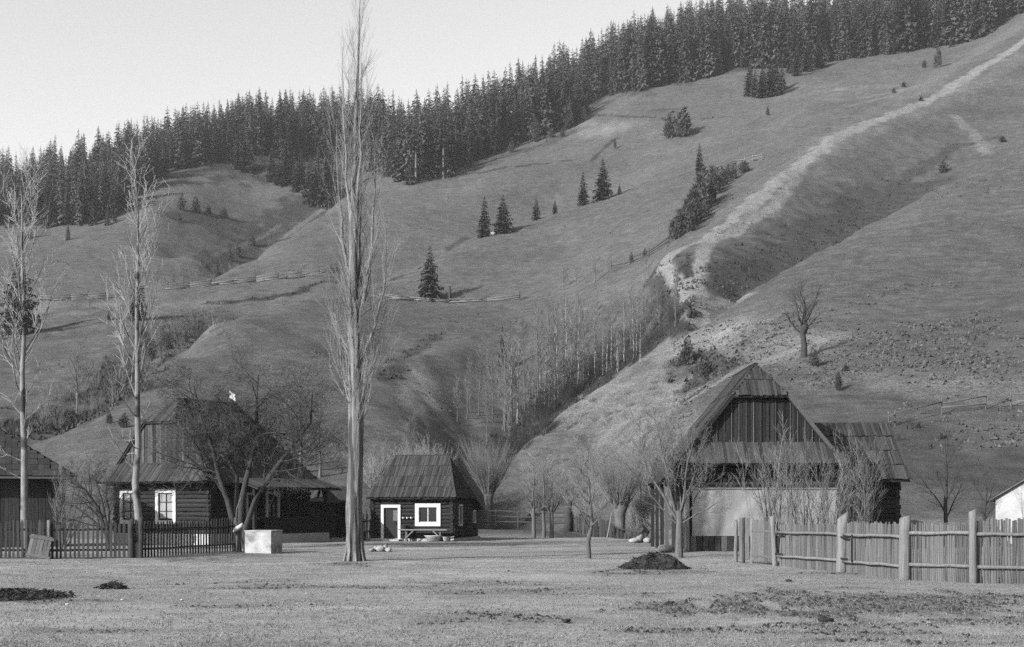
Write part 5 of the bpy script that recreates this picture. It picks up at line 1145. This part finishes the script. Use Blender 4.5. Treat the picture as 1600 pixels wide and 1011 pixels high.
o = obj('stone', stone_mesh(81, .7, .5, .5), M_['stone']); o.location = on_ray(769, 368); tag(o, 'white boulder at the foot of the spruce pair on the bench crest', 'stone')
# junipers and bushes
KJ = [kind(130 + i, lambda R, a, b: b_juniper(R, a, b, 2.6, .85, 520, p), M_['spruce_bark'], M_['juniper']) for i, p in enumerate((1, .2, 1))]
def bush(px, py, hpx, lab, k=1, wide=1.0, grp=None, name='juniper_bush', cat='bush'):
    p = on_ray(px, py); s = hpx / F * p.y / 2.6; return KJ[k].place(name, lab, cat, p, RH.uniform(0, 6), (s * wide, s * wide, s), grp)
row = ((1054, 374, 34, 0), (1062, 366, 40, 2), (1070, 360, 42, 1), (1078, 350, 44, 1), (1086, 342, 52, 1), (1092, 334, 60, 0), (1098, 325, 60, 1), (1104, 318, 48, 1), (1112, 306, 44, 0), (1120, 300, 36, 1), (1128, 292, 30, 1), (1138, 284, 26, 1), (1148, 280, 24, 1), (1160, 272, 20, 0), (1164, 270, 18, 2), (1080, 362, 34, 1), (1092, 350, 36, 1), (1104, 340, 30, 1))
for od, (px, py, h, k) in ranked(row): bush(px, py, h, 'dark juniper of the row beside the track, ' + od + ' of the row', k, 1.25, 'junipers in a row beside the track')
bush(1050, 215, 40, 'broad dark bush pair standing alone on the upper meadow, left half', 1, 1.35); bush(1068, 214, 44, 'pointed right half of the bush pair alone on the upper meadow', 0, 1.5)
bush(961, 232, 16, 'tiny dark post-like bush on the upper meadow', 0, .6); bush(986, 410, 16, 'small round bush at the left end of the track fence', 1); bush(1008, 401, 13, 'smallest round bush beside the track fence', 1, 1.3)
bush(1270, 572, 28, 'low dark bush at the foot of the pollarded hillside tree', 1, 1.4); bush(1310, 610, 28, 'small pale grey bush on the slope above the barn roof', 0, 1.0)
bush(1322, 580, 12, 'flat dark bush on the slope right of the pollarded tree', 1, 2.2); bush(1100, 590, 34, 'dark bush on the slope directly left above the barn roof', 1, 1.6); bush(1075, 570, 44, 'tall loose bush at the corner of the slope above the barn', 1, 1.1)
bush(1475, 270, 20, 'dark bush in the ravine below the bare scar', 1, 1.6); bush(1565, 222, 10, 'flat dark bush at the right end of the ravine', 1, 2.6); bush(1445, 105, 12, 'dark bush beside the bright upper track', 1, 1.4); bush(1465, 105, 34, 'thin grey bush at the upper track near the forest', 0, .8)
bush(1413, 136, 9, 'low bush on the upper meadow below the bright track', 1, 2); bush(1397, 145, 9, 'small bush left of the low bush on the upper meadow', 1, 1.5); bush(1440, 158, 8, 'dark tuft on the track ridge', 1, 2); bush(1200, 180, 14, 'small bush on the open upper meadow right of the bush pair', 1, 1)
for od, (px, py, h, w) in ranked(((285, 330, 24, 1.3), (305, 332, 22, 1.5), (325, 335, 14, 1.4), (350, 340, 16, 1.6), (280, 345, 12, 1.2), (395, 385, 20, 1.4), (360, 408, 18, 1.4), (372, 402, 22, 1.2), (340, 425, 18, 1.2))):
    bush(px, py, h, 'dark bush on the flank of the round hill, ' + od, 1, w, 'bushes on the round hill')
for od, (px, py, h, w) in ranked(((640, 268, 10, 1.5), (720, 262, 14, 1.4), (800, 238, 18, 1.4), (835, 222, 40, .9), (850, 205, 24, 1.4), (870, 203, 26, 1.4), (890, 200, 24, 1.2), (912, 190, 22, 1.2), (862, 215, 16, 1.6), (880, 214, 14, 1.5), (632, 282, 20, .8), (917, 178, 34, .6))):
    bush(px, py, h, 'dark bush along the lower edge of the spruce forest, ' + od, 1, w, 'bushes at the forest edge')
for od, (px, py, h, w) in ranked(((170, 662, 20, 1.3), (195, 668, 22, 1.6), (85, 665, 22, .9), (80, 672, 16, 1.4), (110, 660, 14, 1.5), (290, 535, 18, 1.3), (240, 560, 26, 1.3), (220, 575, 26, 1.2), (200, 600, 24, 1.2), (260, 545, 22, 1.4), (185, 615, 22, 1.3), (170, 500, 14, 1.3), (135, 655, 14, 1.3))):
    bush(px, py, h, 'dark bush in the hollow above the farmhouse, ' + od, 1, w, 'bushes in the hollow above the farmhouse')
# pollarded tree on the spur, track tree
kind(140, lambda R, a, b: (a.tube([(0, 0, 1.9), (.05, 0, 2.3), (.02, 0, 2.7)], [.2, .34, .2], 8), b_yard(R, a, b, 4.7, .24, 15, 2.7, .46)), M_['dark_bark'], M_['dark_twig']).place('pollarded_tree', 'knobbly pollarded leafless tree alone on the right-hand slope', 'tree', on_ray(1256, 558), 0, 1.12)
kind(141, lambda R, a, b: (a.tube([Vector((0, 0, -.2)), Vector((.1, 0, .8)), Vector((-.2, 0, 1.5)), Vector((-.5, 0, 2.0))], [.35, .3, .28, .16], 8), ramify(R, (a, b), [Vector((0, 0, .9)), Vector((-.2, 0, 1.6))], [.25, .2], [(5, 0, 1, 1.3, .3, 2.4, 0, .4, 5, .2, 0, 4), (5, .2, .9, .7, .3, .7, 0, .5, 3, .2, 0, 3)], 0)), M_['dark_bark'], M_['dark_twig']).place('dead_stump', 'bent black stump with fallen limbs at the lower end of the track', 'stump', on_ray(1077, 495))
kind(142, lambda R, a, b: (a.tube([Vector((0, 0, -.2)), Vector((.1, 0, 1.3)), Vector((0, 0, 2.6))], [.3, .28, .2], 7), ramify(R, (a, b), [Vector((0, 0, 1.0)), Vector((0, 0, 2.5))], [.2, .2], [(4, 0, 1, 1.0, .3, 1.0, 0, .6, 3, .2, 0, 4)], 0)), M_['dark_bark'], M_['dark_twig']).place('dead_stump', 'upright dark stump by the rail fence right of the bushy spruce', 'stump', on_ray(702, 470))
# birches in the gully
RMIN[0] = .010; M_['grove_twig'] = mat('grove_twigs', 0.105, .35, 1.0, (1, 1, 1), 0)
KB = [kind(150 + i, lambda R, a, b: b_birch(R, a, b, 9.5, 1.0), M_['birch_bark'], M_['grove_twig']) for i in range(5)]
KB2 = [kind(160 + i, lambda R, a, b: b_birch(R, a, b, 8.0, 1.3), M_['bark'], M_['grove_twig']) for i in range(3)]; RMIN[0] = .006
def birch(px, py, top, grey_=False):
    p = on_ray(px, py, 120); s = (py - top) / F * p.y / (8.0 if grey_ else 9.5); k = (KB2 if grey_ else KB); 
    return k[RH.randrange(len(k))].place('birch_tree', 'slim leafless birch with pale stem in the gully behind the yard', 'tree', p, RH.uniform(0, 6), (max(s, .75), max(s, .75), s), 'birches in the gully')
for px, py, top in ((809, 662, 490), (858, 637, 540), (842, 648, 560), (872, 632, 478), (886, 616, 460), (893, 612, 470), (880, 622, 500), (948, 582, 480), (942, 585, 500), (955, 575, 470), (990, 560, 455), (995, 555, 465), (1000, 570, 480), (965, 580, 520), (920, 590, 540), (836, 655, 590), (825, 660, 560), (903, 600, 465), (912, 600, 470), (930, 590, 475), (975, 565, 470), (868, 630, 475), (850, 645, 520)): birch(px, py, top)
for px, py, top in ((748, 650, 540), (730, 655, 560), (735, 645, 570), (770, 660, 540), (790, 665, 530), (800, 668, 560), (820, 640, 500), (840, 620, 480), (862, 600, 465), (760, 640, 550), (780, 620, 540), (1010, 530, 460), (1030, 520, 455), (930, 560, 450), (900, 570, 460), (960, 545, 455), (880, 580, 470), (815, 690, 600), (795, 700, 600), (845, 600, 490), (985, 540, 450), (715, 660, 590)): birch(px, py, top, True)
for k in range(34):
    t = RH.random(); birch(755 + 300 * t + RH.uniform(-25, 10), 705 - 175 * t + RH.uniform(-45, 0), 580 - 120 * t + RH.uniform(-50, 40), k % 3 != 0)
# scrub: pale willow brush and dark undergrowth read as masses
def brush_mass(name, label, m, spots, seed, h, n):
    R = random.Random(seed); C = MB()
    for (px, py, s) in spots:
        p = on_ray(px, py, 70); q = MB(); b_brush(R, None, q, h * s * R.uniform(.8, 1.2), n, .7)
        o = len(C.v); C.v += [(x + p.x, y + p.y, z + p.z) for x, y, z in q.v]; C.f += [tuple(i + o for i in f) for f in q.f]
    return tag(obj(name, C.mesh(name), m), label, 'scrub', kind='stuff')
Rs = random.Random(3)
brush_mass('undergrowth', 'dark leafless undergrowth along the gully bed', M_['dark_twig'], [(790 + (1065 - 790) * t + Rs.uniform(-26, 10), 728 - (728 - 500) * t ** .93 + Rs.uniform(-34, 4), Rs.uniform(.7, 1.4)) for t in [k / 90 for k in range(90)]], 1, 2.6, 26)
brush_mass('willow_scrub', 'pale leafless willow scrub behind the cabin', M_['pale_twig'], [(Rs.uniform(985, 1050), Rs.uniform(770, 835), Rs.uniform(.5, .9)) for k in range(26)] + [(Rs.uniform(570, 700), Rs.uniform(725, 775), Rs.uniform(.8, 1.3)) for k in range(46)] + [(Rs.uniform(800, 1010), Rs.uniform(735, 800), Rs.uniform(.5, 1)) for k in range(30)], 2, 2.6, 22)
brush_mass('hollow_scrub', 'grey leafless scrub in the hollow on the left', M_['mid_twig'], [(60 + 270 * t + Rs.uniform(-25, 25), 690 - 175 * t + Rs.uniform(-60, 5), Rs.uniform(.7, 1.5)) for t in [k / 70 for k in range(70)]] + [(Rs.uniform(270, 520), Rs.uniform(418, 436), .6) for k in range(24)], 3, 2.8, 20)
brush_mass('dead_grass_tufts', 'tall dry weeds on the foot of the slope', M_['pale_twig'], [(Rs.uniform(820, 1060), Rs.uniform(560, 760), Rs.uniform(.5, 1)) for k in range(70)], 4, .9, 14)
# grey bare trees on the slopes
KG = [kind(170 + i, lambda R, a, b: b_yard(R, a, b, 4.4, .07, 13, 1.8, .25), M_['bark'], M_['mid_twig']) for i in range(4)]
def gtree(px, py, top, lab, k=0, grp=None, w=1.0, name='bare_tree'):
    p = on_ray(px, py, 70); s = (py - top) / F * p.y / 4.6; return KG[k % 4].place(name, lab, 'tree', p, RH.uniform(0, 6), (s * w, s * w, s), grp)
gtree(120, 645, 545, 'thin pale leafless tree in the hollow left of the farmhouse', 1); gtree(640, 722, 655, 'dark forked small tree on the slope just above the cabin roof', 2); gtree(500, 745, 610, 'leafless tree behind the farmhouse, left of the poplar trunk', 3, w=1.1); gtree(470, 740, 590, 'leafless tree rising behind the farmhouse roof', 0, w=1.1)
gtree(1000, 800, 640, 'pale slender tree behind the thick pollard willow', 1, w=.8); gtree(920, 800, 690, 'grey bushy tree behind the low dark fence', 2, w=1.1); gtree(1035, 790, 660, 'grey tree behind the left porch of the barn', 3)
for k, (od, (px, py, top)) in enumerate(ranked(((285, 448, 405), (310, 447, 410), (245, 455, 415), (335, 446, 415), (270, 452, 420), (600, 470, 420), (570, 455, 420), (400, 440, 410), (430, 438, 412), (1010, 420, 395), (930, 440, 405), (880, 450, 415), (900, 445, 410), (950, 430, 400), (140, 490, 455), (120, 495, 460)))):
    gtree(px, py, top, 'small grey leafless tree along the meadow fences, ' + od, k, 'small leafless trees along the meadow fences')
# fences on the hill
M_['hill_wood'] = mat('bleached_rails', 0.13, .4, 2, (1, 1, 1), .3, .03, rnd=.3)
def hill_fence(label, pts, step, hh, m, pm_, rails=(.3, .7), lying=0, r=.07, seed=1):
    R = random.Random(seed); P = [on_ray(*p) for p in pts]; t = thing('hill_fence', label, 'fence', P[0]); Q = [P[0]]
    for a, b in zip(P[:-1], P[1:]):
        n = max(1, int((b - a).length / step))
        for k in range(1, n + 1): q = a.lerp(b, k / n); Q.append(Vector((q.x, q.y, zat(q.x, q.y))))
    for q in Q: postm(t, q, hh * R.uniform(.85, 1.2), r, M_[pm_], R, lean=(R.uniform(-.12, .12), 0), sides=6)
    for a, b in zip(Q[:-1], Q[1:]):
        for z in rails:
            if R.random() < .9: rail(t, M_[m], a + Vector((0, -.08, z * hh + R.uniform(-.1, .1))), b + Vector((0, -.08, z * hh + R.uniform(-.1, .1))), r * .9, R, n=2)
        for k in range(lying):
            c = a.lerp(b, R.random()); d = (b - a).normalized() * R.uniform(1.0, 2.2); o = Vector((0, R.uniform(-.5, .3), 0)); c0_ = c - d + o; c1_ = c + d + o
            rail(t, M_[m], Vector((c0_.x, c0_.y, zat(c0_.x, c0_.y) + R.uniform(.05, .3))), Vector((c1_.x, c1_.y, zat(c1_.x, c1_.y) + R.uniform(.1, .6))), r * .9, R, n=2, name='fallen_rail')
    return t
hill_fence('tumbled white rail fence across the middle meadow below the bushy spruce', [(590, 464), (640, 470), (702, 474), (760, 472), (812, 468)], 4.0, 1.3, 'hill_wood', 'dark_bark', (.25, .5), 3, .09, 1)
hill_fence('old pale fence across the meadow left of the poplar', [(262, 452), (330, 447), (400, 441), (470, 434), (528, 427)], 3.2, 1.5, 'hill_wood', 'dark_bark', (.2, .45, .7), 2, .10, 2)
hill_fence('pale fence on the meadow behind the leftmost trees', [(60, 470), (110, 469), (165, 467)], 3.2, 1.3, 'hill_wood', 'dark_bark', (.25, .5, .75), 2, .10, 3)
hill_fence('rail fence crossing the right-hand slope above the barn wing', [(1390, 668), (1398, 666), (1472, 648), (1540, 640), (1580, 636), (1650, 632)], 3.0, 1.25, 'wood', 'bark', (.35, .7), 0, .05, 4)
hill_fence('dark fence climbing to the left bend of the track', [(955, 420), (985, 412), (1015, 400), (1045, 378)], 3.5, 1.2, 'dark_bark', 'dark_bark', (.4, .8), 0, .08, 5)
hill_fence('short fence at the top of the juniper row', [(1120, 268), (1150, 258), (1190, 249)], 2.5, 1.3, 'hill_wood', 'hill_wood', (.3, .5, .8), 1, .09, 6)
# ------------------------------------------------------------------ the spruce forest along the ridge
def far_spruce(seed, h, rad, whorls, per):
    R = random.Random(seed); a, b = MB(), MB(); b_fir(R, a, b, h, rad, whorls, per); o = len(b.v); b.v += a.v; b.f += [tuple(i + o for i in f) for f in a.f]; return b
FS = [far_spruce(200 + i, 20.0, r, 32, 11) for i, r in enumerate((3.3, 2.8, 3.7, 3.0, 2.6, 3.4))]
FSM = [b.mesh('spruce_tree') for b in FS]
for me in FSM: me.materials.append(M_['needle_far'])
LO = [far_spruce(220 + i, 20.0, r, 24, 9) for i, r in enumerate((3.4, 3.0, 3.7))]
edge = [(-120, 352), (0, 348), (60, 352), (130, 352), (165, 345), (200, 318), (235, 290), (262, 268), (330, 252), (400, 236), (440, 245), (520, 240), (600, 272), (640, 284), (700, 268), (760, 243), (800, 228), (840, 212), (900, 194), (928, 152), (1000, 141), (1080, 125), (1160, 105), (1230, 104), (1300, 96), (1400, 83), (1490, 70), (1545, 52), (1572, 30), (1625, 8), (1680, -20)]
RFo = random.Random(12); EP = [(px, on_ray(px, py)) for px, py in edge]; cand = []
for (pa, a), (pb, b) in zip(EP[:-1], EP[1:]):
    n = max(1, int(abs(pb - pa) / 4.6))
    for k in range(n):
        t = (k + RFo.random()) / n; px = pa + (pb - pa) * t; Y0 = a.y + (b.y - a.y) * t + 14 * max(0, float(fbm(np.array([px / 38]), np.array([1.7]), 3)[0]) * 2.2)
        for row in range(7):
            Y = Y0 + 2 + row * 12 + RFo.uniform(-5, 5); q = px + RFo.uniform(-8, 8); 
            if row >= 1 and RFo.random() < .16: continue
            cand.append((row * 40 + RFo.uniform(0, 30), q, Y))
cand = [c for c in cand if -60 < c[1] < 1660]; cand.sort()
print('forest trees', len(cand))
SM = MB()
for i, (_, px, Y) in enumerate(cand):
    X = (px - CX) / F * Y; z = zat(X, Y) - .3; s = RFo.uniform(.55, 1.15) * float(np.interp(px, [0, 150, 300, 560, 900, 1100, 1600], [.62, .72, .85, .92, 1.0, 1.1, 1.1])); w = RFo.uniform(.85, 1.25); rz = RFo.uniform(0, 6.28)
    if RFo.random() < .16: s *= .55
    if i < 262:
        o = obj('spruce_tree', FSM[i % 6]); o.location = (X, Y, z); o.rotation_euler = (0, 0, rz); o.scale = (s * w, s * w, s); tag(o, 'tall dark spruce in the forest along the ridge', 'tree', 'spruces of the ridge forest')
    else:
        q = LO[i % 3]; c_, s_ = math.cos(rz) * s * w, math.sin(rz) * s * w; oo = len(SM.v)
        SM.v += [(X + x * c_ - y * s_, Y + x * s_ + y * c_, z + zz * s) for x, y, zz in q.v]; SM.f += [tuple(k + oo for k in f) for f in q.f]
for k in range(30):
    j = RFo.randrange(len(EP) - 1); t = RFo.random(); px = EP[j][0] + (EP[j + 1][0] - EP[j][0]) * t; Y = EP[j][1].y + (EP[j + 1][1].y - EP[j][1].y) * t - RFo.uniform(2, 20) * RFo.random(); X = (px - CX) / F * Y
    if not -30 < px < 1630: continue
    s = RFo.uniform(.14, .42); o = obj('spruce_tree', FSM[k % 6]); o.location = (X, Y, zat(X, Y) - .2); o.rotation_euler = (0, 0, k); o.scale = (s * 1.25, s * 1.25, s); tag(o, 'young spruce at the ragged lower edge of the ridge forest', 'tree', 'young spruces below the ridge forest')
tag(obj('spruce_forest', SM.mesh('spruce_forest'), M_['needle_far']), 'deep rows of the dark spruce forest on the ridge', 'forest', kind='stuff')

# ------------------------------------------------------------------ tussocks and stones of the pasture, uncountable
def bil_track(X, Y, px):
    return track[np.clip(np.searchsorted(YS, Y), 0, nr - 1), np.clip(np.searchsorted(PXS, px), 0, nc - 1)]
def tussocks(name, label, m, n, seed, h0, h1, w0, keep):
    R = np.random.RandomState(seed); px = R.rand(n) * 1800 - 100; Y = 95 * (470 / 95) ** R.rand(n); X = (px - CX) / F * Y
    iy = np.clip(np.searchsorted(YS, Y) - 1, 0, nr - 2); ix = np.clip(np.searchsorted(PXS, px) - 1, 0, nc - 2); ty = (Y - YS[iy]) / (YS[iy + 1] - YS[iy]); tx = (px - PXS[ix]) / (PXS[ix + 1] - PXS[ix])
    lerp2 = lambda A: (A[iy, ix] * (1 - tx) + A[iy, ix + 1] * tx) * (1 - ty) + (A[iy + 1, ix] * (1 - tx) + A[iy + 1, ix + 1] * tx) * ty
    Z = lerp2(GZ); k = keep(X, Y, px, lerp2(ROWP), lerp2(heath_shade), R); X, Y, Z = X[k], Y[k], Z[k]; n = len(X); out = []
    for q in range(4):
        a = R.rand(n) * 6.28; w = w0 * (.5 + R.rand(n)); h = h0 + (h1 - h0) * R.rand(n) ** 2; bx_, by_ = R.randn(n) * w0, R.randn(n) * w0
        out.append(np.stack([np.stack([X + bx_ - np.cos(a) * w, Y + by_ - np.sin(a) * w, Z - .05], -1), np.stack([X + bx_ + np.cos(a) * w, Y + by_ + np.sin(a) * w, Z - .05], -1), np.stack([X + bx_ + R.randn(n) * .12, Y + by_ + R.randn(n) * .12, Z + h], -1)], 1).reshape(-1, 3))
    V = np.concatenate(out); tag(obj(name, mesh_np(name, V, np.arange(len(V)).reshape(-1, 3)), m), label, 'grass', kind='stuff')
M_['tuss'] = mat('grey_tussocks', 0.075, .5, 1, G3, 0); M_['heather'] = mat('dark_heath', 0.035, .5, 1, G3, 0)
tussocks('tussock_grass', 'grey grass tussocks of the hillside', M_['tuss'], 90000, 1, .04, .24, .14, lambda X, Y, px, py, he, R: fbm(X / 9, Y / 9, 4) + .3 * R.rand(len(X)) + .22 * (px > 1050) * (py > 500) > .42)
tussocks('low_heath', 'dark low heath in the gullies and on the banks', M_['heather'], 120000, 2, .1, .6, .16, lambda X, Y, px, py, he, R: he * R.rand(len(X)) > .42)  # tufts also thicken the shade painted on banks and slope faces
tussocks('track_stones', 'pale loose stones along the track', M_['stone'], 260000, 3, .02, .10, .09, lambda X, Y, px, py, he, R: (bil_track(X, Y, px) > .62) & (R.rand(len(X)) < .16))
# ------------------------------------------------------------------ thin valley haze
hb = MB(); hb.box(-5200, 5200, -2600, 1700, float(GZ.min()) - 1.0, float(GZ.max()) + 40)
print('haze box', GZ.min(), GZ.max()); hz = hb.mesh('haze')
hm = bpy.data.materials.new('haze'); hm.use_nodes = True; ht = hm.node_tree
for n in list(ht.nodes): ht.nodes.remove(n)
ho = ht.nodes.new('ShaderNodeOutputMaterial'); hv = ht.nodes.new('ShaderNodeVolumePrincipled'); hv.inputs['Color'].default_value = (.9, .9, .9, 1); hv.inputs['Density'].default_value = 0.00011; hv.inputs['Anisotropy'].default_value = 0.2
ht.links.new(hv.outputs[0], ho.inputs['Volume']); tag(obj('haze', hz, hm), kind='stuff')
